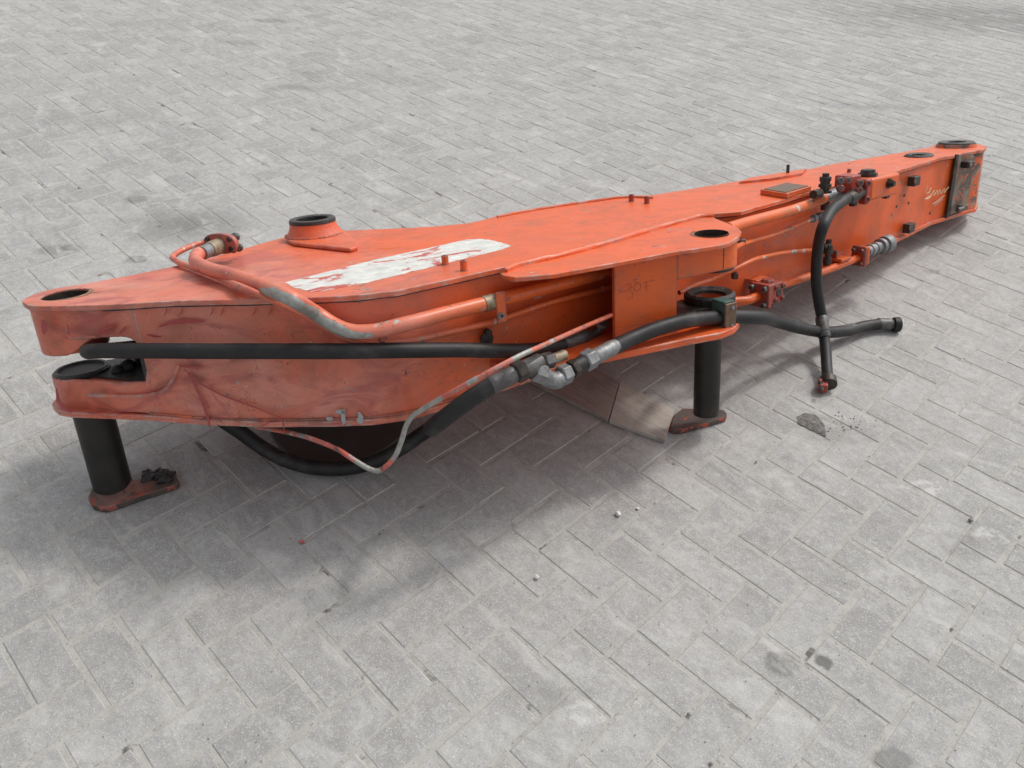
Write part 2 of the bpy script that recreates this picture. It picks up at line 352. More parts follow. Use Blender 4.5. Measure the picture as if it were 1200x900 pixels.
def ribbon(bm, cols, th=.012):
    """upright wall along (a,b,wtop,wbot) columns with thickness th inward (to the far side)"""
    P = []
    n = len(cols)
    for i, (a,b,wt,wb) in enumerate(cols):
        p0 = cols[max(0,i-1)]; p1 = cols[min(n-1,i+1)]
        d = Vector((p1[0]-p0[0], p1[1]-p0[1])); d.normalize(); nx, ny = -d.y*th, d.x*th
        P.append([bm.verts.new(Lc((a,b,wt))), bm.verts.new(Lc((a,b,wb))), bm.verts.new(Lc((a+nx,b+ny,wb))), bm.verts.new(Lc((a+nx,b+ny,wt)))])
    for q, r in zip(P, P[1:]):
        for k in range(4): bm.faces.new((q[k], q[(k+1)%4], r[(k+1)%4], r[k]))
    bm.faces.new(P[0]); bm.faces.new(list(reversed(P[-1])))
def resample(pts, step):
    """Catmull-Rom through points [Vector], roughly even spacing"""
    P = [pts[0]*2-pts[1]] + list(pts) + [pts[-1]*2-pts[-2]]; out = []
    for i in range(1, len(P)-2):
        p0,p1,p2,p3 = P[i-1],P[i],P[i+1],P[i+2]; L = (p2-p1).length; k = max(1, int(L/step))
        # centripetal style tangents, damped to avoid overshoot
        d1 = max((p1-p0).length,1e-6); d2 = max(L,1e-6); d3 = max((p3-p2).length,1e-6)
        m1 = ((p1-p0)/d1*d2+(p2-p1)/d2*d1)/(d1+d2)*d2; m2 = ((p2-p1)/d2*d3+(p3-p2)/d3*d2)/(d2+d3)*d2
        for j in range(k):
            t = j/k; t2=t*t; t3=t2*t
            out.append(p1*(2*t3-3*t2+1)+m1*(t3-2*t2+t)+p2*(-2*t3+3*t2)+m2*(t3-t2))
    out.append(pts[-1]); return out
def tube(bm, path, r, n=16, caps=True, wob=0.0):
    """round bar along path (local vectors); r number or list aligned with path"""
    N = len(path); rr = r if isinstance(r, list) else [r]*N
    up = Vector((0,0,1)); rings = []
    t0 = (path[1]-path[0]).normalized(); x = t0.orthogonal().normalized()
    for i in range(N):
        t = (path[min(N-1,i+1)]-path[max(0,i-1)]).normalized()
        x = (x-t*x.dot(t)).normalized(); y = t.cross(x); ring = []
        for k in range(n):
            a = 2*math.pi*k/n; q = rr[i]
            if wob: q *= 1+wob*noise.noise(path[i]*22+Vector((math.cos(a),math.sin(a),0)))
            ring.append(bm.verts.new(Lc(path[i]+x*(q*math.cos(a))+y*(q*math.sin(a)))))
        rings.append(ring)
    for r0, r1 in zip(rings, rings[1:]):
        for k in range(n): bm.faces.new((r0[k], r0[(k+1)%n], r1[(k+1)%n], r1[k]))
    if caps: bm.faces.new(list(reversed(rings[0]))); bm.faces.new(rings[-1])
    return rings
def turned(bm, p, q, prof, n=20):
    """stepped round bar from p to q; prof = [(fraction, radius)...]"""
    d = q-p; t = d.normalized(); x = t.orthogonal().normalized(); y = t.cross(x); rings = []
    for f, r in prof:
        c = p+d*f
        rings.append([bm.verts.new(Lc(c+x*(r*math.cos(2*math.pi*k/n))+y*(r*math.sin(2*math.pi*k/n)))) for k in range(n)])
    for r0, r1 in zip(rings, rings[1:]):
        for k in range(n): bm.faces.new((r0[k], r0[(k+1)%n], r1[(k+1)%n], r1[k]))
    bm.faces.new(list(reversed(rings[0]))); bm.faces.new(rings[-1])
def box(bm, c, s, ax=None, up=Vector((0,0,1))):
    """box at local c, half sizes s along ax / sideways / up"""
    ax = (ax or Vector((1,0,0))).normalized(); y = up.cross(ax).normalized(); z = ax.cross(y)
    v = [bm.verts.new(Lc(c+ax*(s[0]*i)+y*(s[1]*j)+z*(s[2]*k))) for i in (-1,1) for j in (-1,1) for k in (-1,1)]
    for f in ((0,1,3,2),(4,6,7,5),(0,4,5,1),(2,3,7,6),(0,2,6,4),(1,5,7,3)): bm.faces.new([v[i] for i in f])

ARM = bpy.data.objects.new('excavator_arm', None); COL.objects.link(ARM)
mw = Matrix((AU, AV, AW)).transposed().to_4x4(); mw.translation = to_w((0,0,-LIFT)); ARM.matrix_world = mw
tag(ARM, 'faded orange steel excavator arm with black hoses, lying on its side on the block paving', 'excavator arm')
def part(name, bm, m, parent=None, **k): return link(name, bm, m, parent or ARM, **k)
BM = bmesh.new
def V2(p): return (p.x, p.y)

# ============================================================ PAVEMENT
def build_pavement():
    bm = BM(); s = 60
    v = [bm.verts.new((x,y,-.0018)) for x,y in ((-s,-s),(s,-s),(s,s),(-s,s))]; bm.faces.new(v)
    pave = link('pavement', bm, M_sand, smooth=0); tag(pave, 'pale grey herringbone block pavement with sandy joints', kind='structure')
    g = .0040
    def brick_mesh(bm, cx, cy, rot, jig=True, r=random):
        hx, hy = .1-g, .05-g; ch = .0030
        hx -= abs(r.gauss(0,.0008)); hy -= abs(r.gauss(0,.0008))
        cg = lambda q: max(-1.5*q, min(1.5*q, r.gauss(0,q)))
        dz = cg(.00035) if jig else 0; tx = cg(.0028) if jig else 0; ty = cg(.0055) if jig else 0
        ja = r.gauss(0,.006) if jig else 0; ox = r.gauss(0,.0012) if jig else 0; oy = r.gauss(0,.0012) if jig else 0
        ca, sa = math.cos(rot+ja), math.sin(rot+ja); vs = []
        for (sx, sy, z) in ((hx,hy,-.03),(hx,hy,-.0028),(hx-ch,hy-ch,0)):
            for i, j in ((-1,-1),(1,-1),(1,1),(-1,1)):
                x, y = i*sx+ox, j*sy+oy; zz = z+dz+(tx*x+ty*y if z > -.02 else 0)
                vs.append(bm.verts.new((cx+x*ca-y*sa, cy+x*sa+y*ca, zz)))
        for a in (0,4):
            for i in range(4): bm.faces.new((vs[a+i], vs[a+(i+1)%4], vs[a+4+(i+1)%4], vs[a+4+i]))
        bm.faces.new(vs[8:12])
    cells = []
    rng = random.Random(3)
    for i in range(-330, 331):
        for j in range(-170, 171):
            # lattice (1,1) and (2,-2); one block along x at its corner and one along y
            x0, y0 = i+2*j, i-2*j
            if abs(x0) > 150 or abs(y0) > 150: continue
            for (cx, cy, rot) in ((x0+1, y0+.5, 0.0), (x0+2.5, y0, math.pi/2)):
                X, Y = cx*.1, cy*.1
                if -10.5 < X < 3.5 and -4.5 < Y < 10.5: cells.append((X, Y, rot))
    inv = RC.transposed()
    def size(c):
        q = inv @ (Vector((c[0],c[1],0))-CAM_LOC)
        if q.z > -.2: return 0
        u, v = 600+FPX*q.x/-q.z, 450-FPX*q.y/-q.z
        if not (-35 < u < 1235 and 0 < v < 935): return 0
        return 1/(-q.z)**3*CAM_LOC.z
    def hidden(c):   # under the arm as seen from the camera
        X = to_l(Vector((c[0],c[1],0))); u, v = to_px(Vector((c[0],c[1],0)))
        if 60 < u < 470 and 350 < v < 500: return True
        return 470 <= u < 860 and 300 < v < 420
    order = sorted(range(len(cells)), key=lambda k: -(0 if hidden(cells[k]) else size(cells[k])))
    near = set(order[:300])
    proto = []
    for k in range(6):
        bm = BM(); brick_mesh(bm, 0, 0, 0, True, rng); me = bpy.data.meshes.new('paver'); bm.to_mesh(me); bm.free(); me.materials.append(M_paver); proto.append(me)
    for k in order[:300]:
        X, Y, rot = cells[k]; o = bpy.data.objects.new('paver', proto[rng.randrange(6)]); COL.objects.link(o); o.parent = pave
        o.location = (X+rng.gauss(0,.001), Y+rng.gauss(0,.001), rng.uniform(-.0004,.0007)); o.rotation_euler = (0,0,rot+(math.pi if rng.random() < .5 else 0)+rng.gauss(0,.004))
    bm = BM()
    for k, c in enumerate(cells):
        if k not in near: brick_mesh(bm, *c, True, rng)
    f = link('paver_field', bm, M_paver, pave, smooth=0); f['kind'] = 'stuff'
    return pave
build_pavement()

# ============================================================ ARM: plates and walls
FAR = [(3.44,.040),(3.36,.047),(3.285,.012),(3.1,.008),(2.83,.007),(2.7,.012),(2.447,-.018),(2.178,-.010),(1.9,-.006),(1.76,.000),(1.71,.05),(1.66,.080),(1.5,.088),(1.3,.094),(1.22,.086),(1.15,.055),(1.083,.045),(1.0,.075),(.93,.118),(.84,.185),(.76,.245),(.68,.283),(.60,.280),(.54,.250),(.45,.200),(.36,.155),(.254,.118),(.15,.096),(.051,.086)]
TIPARC = [(3.32,-.203),(3.40,-.165),(3.46,-.11),(3.485,-.05),(3.482,.0)]
NOSE = [(.01,.088),(-.03,.083),(-.06,.064),(-.080,.034),(-.088,.005)]
outer = NEAR+TIPARC+FAR+NOSE
HL = (0.0,0.0); HM = V2(M(834,270,.006)); HF = V2(M(366,258,.052)); HT = V2(M(1121,167,.016)); HO = V2(M(1077,180,.01))
# densify for even fading and slight waviness
def wavy(a, b): return .0016*noise.noise(Vector((a*3.1,b*3.3,1.7)))+.0007*noise.noise(Vector((a*9,b*9,4)))
def plate_obj(name, outer, holes, top, bot, m, bevel=.0014, parent=None, **k):
    bm = BM(); prism(bm, outer, holes, top, bot); return part(name, bm, m, parent, bevel=bevel, **k)
up = plate_obj('upper_plate', outer, [circ(HL,.051), circ(HF,.046), circ(HT,.038), circ(HO,.036,8)], 0.0, -.012, M_body)
up['label'] = 'sunlit upper side plate, salmon faded near the left end'
inset = [(a, b+.007) for a,b in NEAR]
lowout = [(a, b) for a,b in outer]
plate_obj('lower_plate', lowout, [circ(HL,.04), circ(HT,.038)], lambda a,b: -T(a)+.014, lambda a,b: -T(a), M_body)
# near wall, split round the fork slot at the left end
def wallcols(a0, a1, ft, fb, step=.02):
    n = max(2, int((a1-a0)/step)); out = []
    for i in range(n+1):
        a = a0+(a1-a0)*i/n; out.append((a, nearb(a)+.010, ft(a), fb(a)))
    return out
aS = S(171,430,-.008).x              # where the slot ends
SLT, SLB = S(120,396,-.008).z, -.186
def slot_t(a):
    d = aS-.035-a
    return SLT if d > 0 else SLT-(.034*(1-math.sqrt(max(0,1-min(1,(-d/.035))**2))))
def slot_b(a):
    return SLB if a < aS-.006 else SLB+.034*min(1,(a-aS+.006)/.006)
WBN = -.126
up_c = [(.078*math.cos(R(t)), .078*math.sin(R(t)), -.012, WBN) for t in range(60,231,8)]
up_c += [(a, b, -.012, WBN+(SLT-WBN)*min(1,max(0,(a+.04)/.085))**2*(3-2*min(1,max(0,(a+.04)/.085)))) for a, b in [(-.03,-.0765),(-.01,-.0945),(.01,-.1125),(.025,-.1275)]]
bm = BM(); ribbon(bm, up_c+wallcols(.046, aS+.0005, lambda a: -.012, slot_t, .008), .010); part('fork_wall', bm, M_body, bevel=.003)
cl = V2(M(96,434,-.187))
lo_c = [(cl[0]+.0655*math.cos(R(t)), cl[1]+.0655*math.sin(R(t)), SLB, -.262) for t in range(60,231,8)]
lo_c += [(cl[0]-.022,cl[1]-.068,SLB,-.262),(.02,-.115,SLB,-.262)]
bm = BM(); ribbon(bm, lo_c+wallcols(.05, aS+.0005, slot_b, lambda a: -T(a)+.014, .008), .010); part('fork_wall', bm, M_body, bevel=.003)
bm = BM(); ribbon(bm, wallcols(aS, 3.27, lambda a: -.012, lambda a: -T(a)+.014)); w_ = part('side_wall', bm, M_body, bevel=None)
w_['label'] = 'shaded near side wall, scratched crimson at the left'
bm = BM(); fw = [(a,b-.008) for a,b in (FAR[:-1])]; ribbon(bm, [(a,b,-.012,-T(a)+.014) for a,b in fw], .012); part('far_wall', bm, M_body)
bm = BM(); ribbon(bm, [(3.27,-.192,-.012,-.238)]+[(a-.006,b+.004,-.012,-.238) for a,b in TIPARC]+[(3.46,.025,-.012,-.238)], .012); part('end_wall', bm, M_tip)
# closing web inside the slot (dark, greasy)
bm = BM(); ribbon(bm, [(aS+.0015, nearb(aS)+.0095, -.012, -T(aS)+.014), (aS+.02, nearb(aS)+.03, -.012, -T(aS)+.014), (aS+.03,.08,-.012,-T(aS)+.014)], .012); part('slot_web', bm, M_grease)
bm = BM(); ribbon(bm, [(a, nearb(a)+.0085, -.0121, -.0160+.0015*noise.noise(Vector((a*20,0,0)))) for a in [.06+.02*i for i in range(160)]], .003); part('dark_seam', bm, M_dark, smooth=0)  # dark ribbon paints the shadow line of the gap under the plate lip
# raised doubler outline on the fork wall
dp = [(104,463),(178,462),(187,460),(206,437),(209,428)]
bm = BM(); tube(bm, resample([S(u,v,.0) for u,v in dp], .01), .0042, 8); part('weld_bead', bm, M_body)
bm = BM(); tube(bm, resample([S(u,v,.0) for u,v in [(78,381),(80,393),(112,395)]], .01), .003, 8); part('weld_bead', bm, M_body)
# fork barrels
bm = BM(); lathe(bm, HL, [(.051,-.010),(.051,-.123),(.060,-.127),(.068,-.125),(.070,-.118),(.070,-.013)], 36); part('fork_barrel', bm, M_body)
wl_ = -.187
cl = V2(M(96,434,wl_))
bm = BM(); lathe(bm, cl, [(.040,-.262),(.040,wl_),(.060,wl_),(.062,wl_-.012),(.062,-.262)], 36); part('fork_barrel', bm, M_body)
bm = BM(); rg = lathe(bm, cl, [(.063,wl_-.012),(.064,wl_+.003),(.058,wl_+.008),(.052,wl_+.008),(.050,wl_+.002),(.046,wl_+.002)], 40, .015); cap(bm, rg[-1]); part('seal_ring', bm, M_grease)
# greasy floor of the slot and the web between lower barrel and wall
gz = [(cl[0]-.02,cl[1]-.045),(aS,nearb(aS)+.018),(aS+.01,.05),(cl[0],cl[1]+.06)]
bm = BM(); prism(bm, gz, [], -.193, -.262); part('slot_floor', bm, M_body, bevel=.002)
bm = BM(); prism(bm, [(cl[0]+.02,cl[1]-.06),(aS-.002,nearb(aS)+.022),(aS+.008,.04),(cl[0]+.02,cl[1]+.055)], [], -.1885, -.193); part('grease_patch', bm, M_grease, bevel=.0015)
for (u,v,r) in ((150,430,.020),(161,425,.016),(138,434,.014),(156,420,.018)):
    bm = BM(); p = M(u,v,-.187); bmesh.ops.create_icosphere(bm, subdivisions=2, radius=r, matrix=Matrix.Translation(Lc(p)))
    for vv in bm.verts: vv.co += Vector((1,1,.3))*(.007*noise.noise(vv.co*60))
    part('grease_lump', bm, M_grease)
# bead between big plate and gusset
bead = [(590,316),(600,311),(650,299),(707,284),(760,268),(800,257),(828,251),(836,251)]
bm = BM(); tube(bm, resample([M(u,v+2.5,-.003) for u,v in bead], .02), .010, 10, wob=.1); part('weld_bead', bm, M_body)
# gusset (centre lug)
GT = -.004
go = [(586,320),(596,314),(650,301),(707,286),(760,270),(819,254),(835,254),(841,257),(852,261),(864,266),(869,271),(866,277),(855,284),(845,287),(790,295),(720,308),(650,321),(604,325),(590,323)]
gout = [V2(M(u,v,GT)) for u,v in go]
plate_obj('gusset_plate', gout, [circ(HM,.043)], GT, -.015, M_body, .002)
# lower gusset plate
gl = [(610,449),(655,438),(700,427),(750,417),(807,405),(845,398),(860,392),(867,384),(866,376),(855,370),(840,368)]
GB = -.235
glo = [V2(M(u,v,GB)) for u,v in gl]; print('GL', [(round(a,3),round(b,3)) for a,b in glo]); glo = glo+[(glo[-1][0]-.02, nearb(1.55)+.02), (glo[0][0], nearb(glo[0][0])+.02)]
plate_obj('gusset_plate', glo, [circ((HM[0],HM[1]),.04)], GB+.018, GB, M_body, .003)
# upright panel of the gusset
pb0, pb1 = M(722,309,-.016), M(797,297,-.016)
pdir = (pb1-pb0); pdir.z = 0; pdir.normalize()
inw = Vector((-pdir.y,pdir.x,0))*.010
px0 = Vector((pb0.x,pb0.y,0))+inw; px1 = Vector((pb1.x,pb1.y,0))+inw
bm = BM(); ribbon(bm, [(px0.x,px0.y,-.014,GB+.018),(px1.x,px1.y,-.014,GB+.018)], .014); pan = part('gusset_panel', bm, M_block, bevel=.002)
pan['label'] = 'flat orange upright panel with faint scratched digits'
bm = BM(); ribbon(bm, [(px1.x-.002,px1.y+.016,-.014,GB+.018),(px1.x+.002,nearb(px1.x)+.006,-.014,GB+.018)], .012); part('gusset_web', bm, M_block)
# upper centre barrel with its shell tangent to the panel
wr0, wr1 = -.084, -.160
bm = BM(); lathe(bm, HM, [(.043,-.008),(.043,wr0+.004),(.058,wr0),(.064,wr0+.006),(.066,-.010)], 36); part('lug_barrel', bm, M_block)
e = Vector(HM)
dirp = Vector((pdir.x,pdir.y)); nrm = Vector((dirp.y,-dirp.x))
shell = [(px1.x, px1.y)] + [(e.x+.0665*math.cos(t), e.y+.0665*math.sin(t)) for t in [math.atan2(nrm.y,nrm.x)+R(k) for k in (0,15,30,45,60,75,90,105)]]
bm = BM(); ribbon(bm, [(a,b,-.010,wr0) for a,b in shell], .006); part('lug_shell', bm, M_block, bevel=.0015)
mark = S(843,300,.0)
# dark groove mark on the barrel
bm = BM(); tt = math.atan2(nrm.y,nrm.x)+R(-8)
for tt2 in (tt,): tube(bm, [Vector((e.x+.0668*math.cos(tt2), e.y+.0668*math.sin(tt2), w)) for w in (-.012,-.05,wr0+.004)], .0022, 6)
part('grease_streak', bm, M_dark)
bm = BM(); rg = lathe(bm, HM, [(.060,wr0+.002),(.060,wr0-.008),(.045,wr0-.011),(.043,wr0)], 36, .01); part('seal_ring', bm, M_grease)
# lower centre barrel, greasy ring on top
bm = BM(); lathe(bm, HM, [(.040,GB+.017),(.040,wr1-.012),(.063,wr1-.012),(.063,GB+.017)], 36); part('lug_barrel', bm, M_block)
bm = BM(); lathe(bm, HM, [(.063,wr1-.030),(.067,wr1-.014),(.066,wr1-.002),(.058,wr1+.004),(.050,wr1),(.042,wr1-.004),(.040,wr1-.03)], 44, .03); part('seal_ring', bm, M_grease)
shell2 = [(px1.x, px1.y)] + [(e.x+.064*math.cos(t), e.y+.064*math.sin(t)) for t in [math.atan2(nrm.y,nrm.x)+R(k) for k in (0,15,30,45,60,75,90)]]
bm = BM(); ribbon(bm, [(a,b,(wr1-.035),GB+.017) for a,b in shell2], .006); part('lug_shell', bm, M_block)
bm = BM(); prism(bm, [(px1.x+.002,px1.y+.004),(e.x+nrm.x*.05,e.y+nrm.y*.05),(e.x+.02,e.y+.06),(px1.x+.01,px1.y+.10)], [], wr1-.02, wr1-.032); part('slot_floor', bm, M_grease)
# far boss with pad
pad = [(336,281),(338,275),(350,268),(372,262),(395,263),(417,283),(419,289),(410,292),(392,290),(345,285)]
bm = BM(); prism(bm, [V2(M(u,v,.010)) for u,v in pad], [circ(HF,.05)], .012, .0005); part('boss_pad', bm, M_body, bevel=.004)
bm = BM(); lathe(bm, HF, [(.046,.0),(.046,.054),(.064,.054),(.066,.040),(.070,.028),(.080,.012)], 40); part('boss', bm, M_body)
bm = BM(); lathe(bm, HF, [(.045,-.03),(.045,.056),(.050,.0585),(.062,.0585),(.0655,.056),(.066,.047)], 40, .01); part('bushing', bm, M_grease)
bm = BM(); lathe(bm, HF, [(.0462,.0),(.0462,-.1)], 24); part('bushing_sleeve', bm, M_pin)
# tip bosses
bm = BM(); lathe(bm, HT, [(.038,0),(.038,.014),(.074,.013),(.077,.004),(.078,.0005)], 36); part('boss', bm, M_tip)
bm = BM(); lathe(bm, HT, [(.036,-.02),(.036,.018),(.044,.020),(.068,.020),(.072,.016),(.072,.0135)], 10, .01); part('seal_ring', bm, M_grease)
bm = BM(); lathe(bm, HO, [(.030,-.02),(.030,.006),(.046,.010),(.054,.004),(.056,.0005)], 8, .01); part('seal_ring', bm, M_grease)
for hh in (HT, HO):
    bm = BM(); rg = lathe(bm, hh, [(.0375,-.011),(.0375,-.10)], 24); cap(bm, rg[-1]); part('bore', bm, M_pin)
bm = BM(); lathe(bm, HL, [(.0505,-.004),(.0505,-.124)], 30); part('bore', bm, M_dark)
bm = BM(); lathe(bm, HM, [(.0425,-.000),(.0425,-.09)], 30); part('bore', bm, M_dark)
# raised strips along the near edge of the upper plate beyond the gusset and far edge ledges
bm = BM(); tube(bm, resample([M(u,v,.002) for u,v in [(583,254),(620,247),(700,235),(733,231),(750,231),(765,232)]], .03), .005, 8); part('weld_bead', bm, M_body)
# clip plate by the far edge
cp = [(872,212),(880,209),(905,205),(937,201),(948,197),(925,200),(890,205)]
bm = BM(); prism(bm, [V2(M(u,v+.5,.006)) for u,v in [(866,213),(880,208),(925,201),(945,197.5),(940,203),(905,209)]], [], .008, .0005); part('edge_tab', bm, M_body)
bm = BM(); p = M(923,205,.0); tube(bm, [p, p+Vector((0,0,.022)), p+Vector((.004,.004,.034))], .006, 8); part('rubber_clip', bm, M_dark)
# weld-on studs
def stud(u, v, r, h, m=M_block):
    p = M(u, v, 0); bm = BM(); turned(bm, p+Vector((0,0,-.001)), p+Vector((0,0,h)), [(0,r*1.25),(.12,r*1.05),(.2,r),(.96,r),(1.0,r*.9)], 14)
    o = part('stud', bm, m); bm = BM(); turned(bm, p+Vector((0,0,h-.0005)), p+Vector((0,0,h+.0006)), [(0,r*.55),(1,r*.55)], 10); part('stud_bore', bm, M_dark, o)
stud(522,310,.0085,.022); stud(544,317,.0085,.024); stud(740,236,.0085,.022,M_red); stud(758,238.5,.0085,.022,M_red)
stud(995,202,.007,.012,M_red)
# faint round mark
bm = BM(); lathe(bm, V2(M(455,289,0)), [(.0005,.0006),(.030,.0007),(.032,.0004)], 28); part('round_patch', bm, M_block)
# white stripe
st = [(333,331),(345,337),(366,342),(376,341),(430,331),(500,314),(560,299),(589,292),(600,288),(593,286),(577,281.5),(560,279.5),(545,281),(500,291),(440,304),(385,318)]
st2 = [V2(M(u,v,.0008)) for u,v in st]; st3 = []
for (a0,b0),(a1,b1) in zip(st2, st2[1:]+st2[:1]):
    k_ = max(1, int(math.hypot(a1-a0,b1-b0)/.008))
    for j_ in range(k_):
        a_q, b_q = a0+(a1-a0)*j_/k_, b0+(b1-b0)*j_/k_; st3.append((a_q+.004*noise.noise(Vector((a_q*70,b_q*70,0))), b_q+.004*noise.noise(Vector((a_q*70,b_q*70,9)))))
bm = BM(); prism(bm, st3, [], .0008, -.0004); o = part('white_stripe', bm, M_white, smooth=0); o['label'] = 'broad scratched white paint stripe on the upper plate'
# raised data plate block
q = [V2(M(u,v,.016)) for u,v in ((891,222),(921,214),(951,218),(922,227))]
bm = BM(); prism(bm, q, [], .016, .0); dpb = part('data_block', bm, M_block, bevel=.002)
cx_ = sum(a for a,b in q)/4; cy_ = sum(b for a,b in q)/4
bm = BM(); prism(bm, [(cx_+(a-cx_)*.88, cy_+(b-cy_)*.84) for a,b in q], [], .018, .016); part('worn_cover', bm, M_brown, dpb)

# rusty grime crusted round the bores
M_crust = simple('brown_crust', (.16,.10,.06), (.33,.20,.12), 55, (.6,.85), 0, .9, .003)
for c_h, r_h, a_h, top_h, grow in ((HL,.0505,-40,0,.030),(HM,.0430,120,-.004,.022),(HT,.073,60,0,.012)):
    lo2, hi2 = [], []
    for k in range(41):
        t = R(a_h-75+150*k/40); q = r_h+.001+max(.0008, grow*math.sin(math.pi*k/40)*(.45+.9*noise.noise(Vector((k*.55,a_h,2)))))
        lo2.append((c_h[0]+(r_h+.0006)*math.cos(t), c_h[1]+(r_h+.0006)*math.sin(t))); hi2.append((c_h[0]+q*math.cos(t), c_h[1]+q*math.sin(t)))
    bm = BM(); prism(bm, hi2+lo2[::-1], [], top_h+.0009, top_h-.0005); part('rust_crust', bm, M_crust, smooth=0)
# rippled weld seams where plates meet
def weld(pts, r):
    path = resample(pts, .0025); rr = [r*(1+.16*math.sin(i*1.25)+.12*noise.noise(p*60)) for i, p in enumerate(path)]
    bm = BM(); tube(bm, path, rr, 8); part('weld_bead', bm, M_block)
weld([Vector((px0.x,px0.y-.001,-.016)), Vector((px1.x,px1.y-.001,-.016))], .0035)
weld([Vector((px0.x,px0.y-.002,GB+.019)), Vector((px1.x,px1.y-.002,GB+.019))], .0045)
weld([Vector((a,b-.001,-.016)) for a,b in shell], .0032)
weld([Vector((a, nearb(a)+.007, -T(a)+.016)) for a in [.1+.05*i for i in range(16)]], .0035)
weld([Vector((HF[0]+.081*math.cos(R(t)), HF[1]+.081*math.sin(R(t)), .013)) for t in range(150,331,12)], .0035)
# ============================================================ pins that carry the arm
M_flag = paint_mat('grimy_flag_plate', (.045,.038,.034), (.06,.05,.043), (.36,.045,.02), chip=.57, edge=.5, chipcol=(.46,.06,.025), rough=.55, scratch=.2)
M_edge = paint_mat('red_flag_edge', (.46,.065,.030), (.40,.07,.05), (.06,.045,.04), chip=.50, edge=.1, chipcol=(.06,.05,.045), rough=.5)
def foot_pin(c, wbase, w0, r, outline, th):
    bm = BM(); turned(bm, Vector((c[0],c[1],wbase)), Vector((c[0],c[1],w0)), [(0,r*1.0),(.03,r*1.0),(1,r)], 36); p = part('pin', bm, M_pin)
    tops = [Z(u,v,th) for u,v in outline]; bots = [to_l(Vector((to_w(q).x,to_w(q).y,.0008))) for q in tops]
    bm = BM(); A = [bm.verts.new(Lc(q)) for q in tops]; B = [bm.verts.new(Lc(q)) for q in bots]
    bm.faces.new(A).material_index = 0; bm.faces.new(list(reversed(B)))
    for i in range(len(A)): bm.faces.new((A[i], A[(i+1)%len(A)], B[(i+1)%len(A)], B[i])).material_index = 1
    part('flag_plate', bm, [M_flag, M_edge], p, bevel=.003); return p
fL = [(103,583),(106,574),(118,568),(128,565),(165,561),(180,552),(196,549),(206,555),(210,564),(206,568),(165,581),(140,590),(122,595),(108,592)]
cLf = M(137,586,-.535); foot_pin(V2(cLf), -.548, -.20, .0455, fL, .020)
fR = [(785,500),(789,487),(800,478),(848,480),(852,484),(852,488),(840,492),(800,503),(790,503)]
foot_pin(HM, -.508, -.20, .0355, fR, .020)
# crumbled dirt on the left flag
for k in range(26):
    u = random.uniform(168,204); v = 552+ (u-168)*(-.02)+random.uniform(0,12); p = Z(u,v,.024)
    bm = BM(); bmesh.ops.create_icosphere(bm, subdivisions=1, radius=random.uniform(.006,.014), matrix=Matrix.Translation(Lc(p))@Matrix.Diagonal((1.4,.8,.8,1)))
    for vv in bm.verts: vv.co += Vector((1,1,1))*.006*noise.noise(vv.co*90)
    if k == 0: acc = bm
    else:
        me = bpy.data.meshes.new('t'); bm.to_mesh(me); bm.free(); acc.from_mesh(me); bpy.data.meshes.remove(me)
o = part('caked_dirt', acc, M_grease, smooth=0); o['kind'] = 'stuff'

# ============================================================ pipes
def pipe(name, pts, r, m, n=16, step=.012, wob=0.0, label=None, parent=None):
    path = resample(pts, step); bm = BM(); tube(bm, path, r, n, True, wob); o = part(name, bm, m, parent, smooth=50)
    if label: o['label'] = label
    return o
# big pipe: from the flange on top, over the plate, down over the near edge, along the wall
bp = [M(268,285,.045), M(244,293,.045), M(230,300,.042), M(229,305,.036), M(240,313,.030), M(270,322,.028), M(310,337,.024), M(345,352,.020), S(372,368,.022), S(396,383,.026), S(410,388,.028), S(432,389,.029), S(470,381,.029), S(520,368,.029), S(575,354,.029), S(640,337,.027), S(690,324,.027), S(722,315,.027), S(790,292,.027)]
pipe('pipe', bp, .0165, M_pipe, 20, label='thick orange pipe bending over the near edge, paint chipped to metal at the bend')
# scraped bare metal skin on the bend: short sleeves following the same path
def skin(pts, r, a0, a1, m, parentname='pipe', name='bare_patch'):
    """an open half-shell lying on the outside of a pipe, from angle a0 to a1 about the path, ragged ends"""
    path = resample(pts, .006); bm = BM(); rings = []; N = len(path); n = 12
    camd = to_l(CAM_LOC)
    for i, p in enumerate(path):
        t = (path[min(N-1,i+1)]-path[max(0,i-1)]).normalized(); x = (camd-p); x = (x-t*x.dot(t)).normalized(); y = t.cross(x); ring = []
        nz = noise.noise(Vector((i*.17,1.3,r*100))); nz2 = noise.noise(Vector((i*.21,7.7,r*90))); f = min(1, min(i, N-1-i)/(N*.22))
        b0 = (a0+a1)/2+((a0-a1)/2+nz*18)*f; b1 = (a0+a1)/2+((a1-a0)/2+nz2*18)*f
        for k in range(n+1):
            g = R(b0+(b1-b0)*k/n); ring.append(bm.verts.new(Lc(p+x*(r*math.cos(g))+y*(r*math.sin(g)))))
        rings.append(ring)
    for r0, r1 in zip(rings, rings[1:]):
        for k in range(n): bm.faces.new((r0[k], r0[k+1], r1[k+1], r1[k]))
    return part(name, bm, m, smooth=60)
M_bare = simple('bare_scraped_metal', (.23,.23,.21), (.40,.39,.36), 60, (.35,.6), .35, .5, .0012, .5, (.5,(.55,.53,.47)))
skin([M(310,337,.024), M(345,352,.020), S(372,368,.022), S(396,383,.026), S(410,388,.028), S(432,389,.029), S(452,385,.029)], .0168, -25, 80, M_bare)
pipe('pipe', [M(853,268,-.022), S(875,261,.024), S(905,253,.026), S(930,246,.027), S(955,237,.029), S(978,227,.031), S(1000,219,.033)], .0165, M_pipe, 18, label='thick orange pipe between centre lug and valve block')
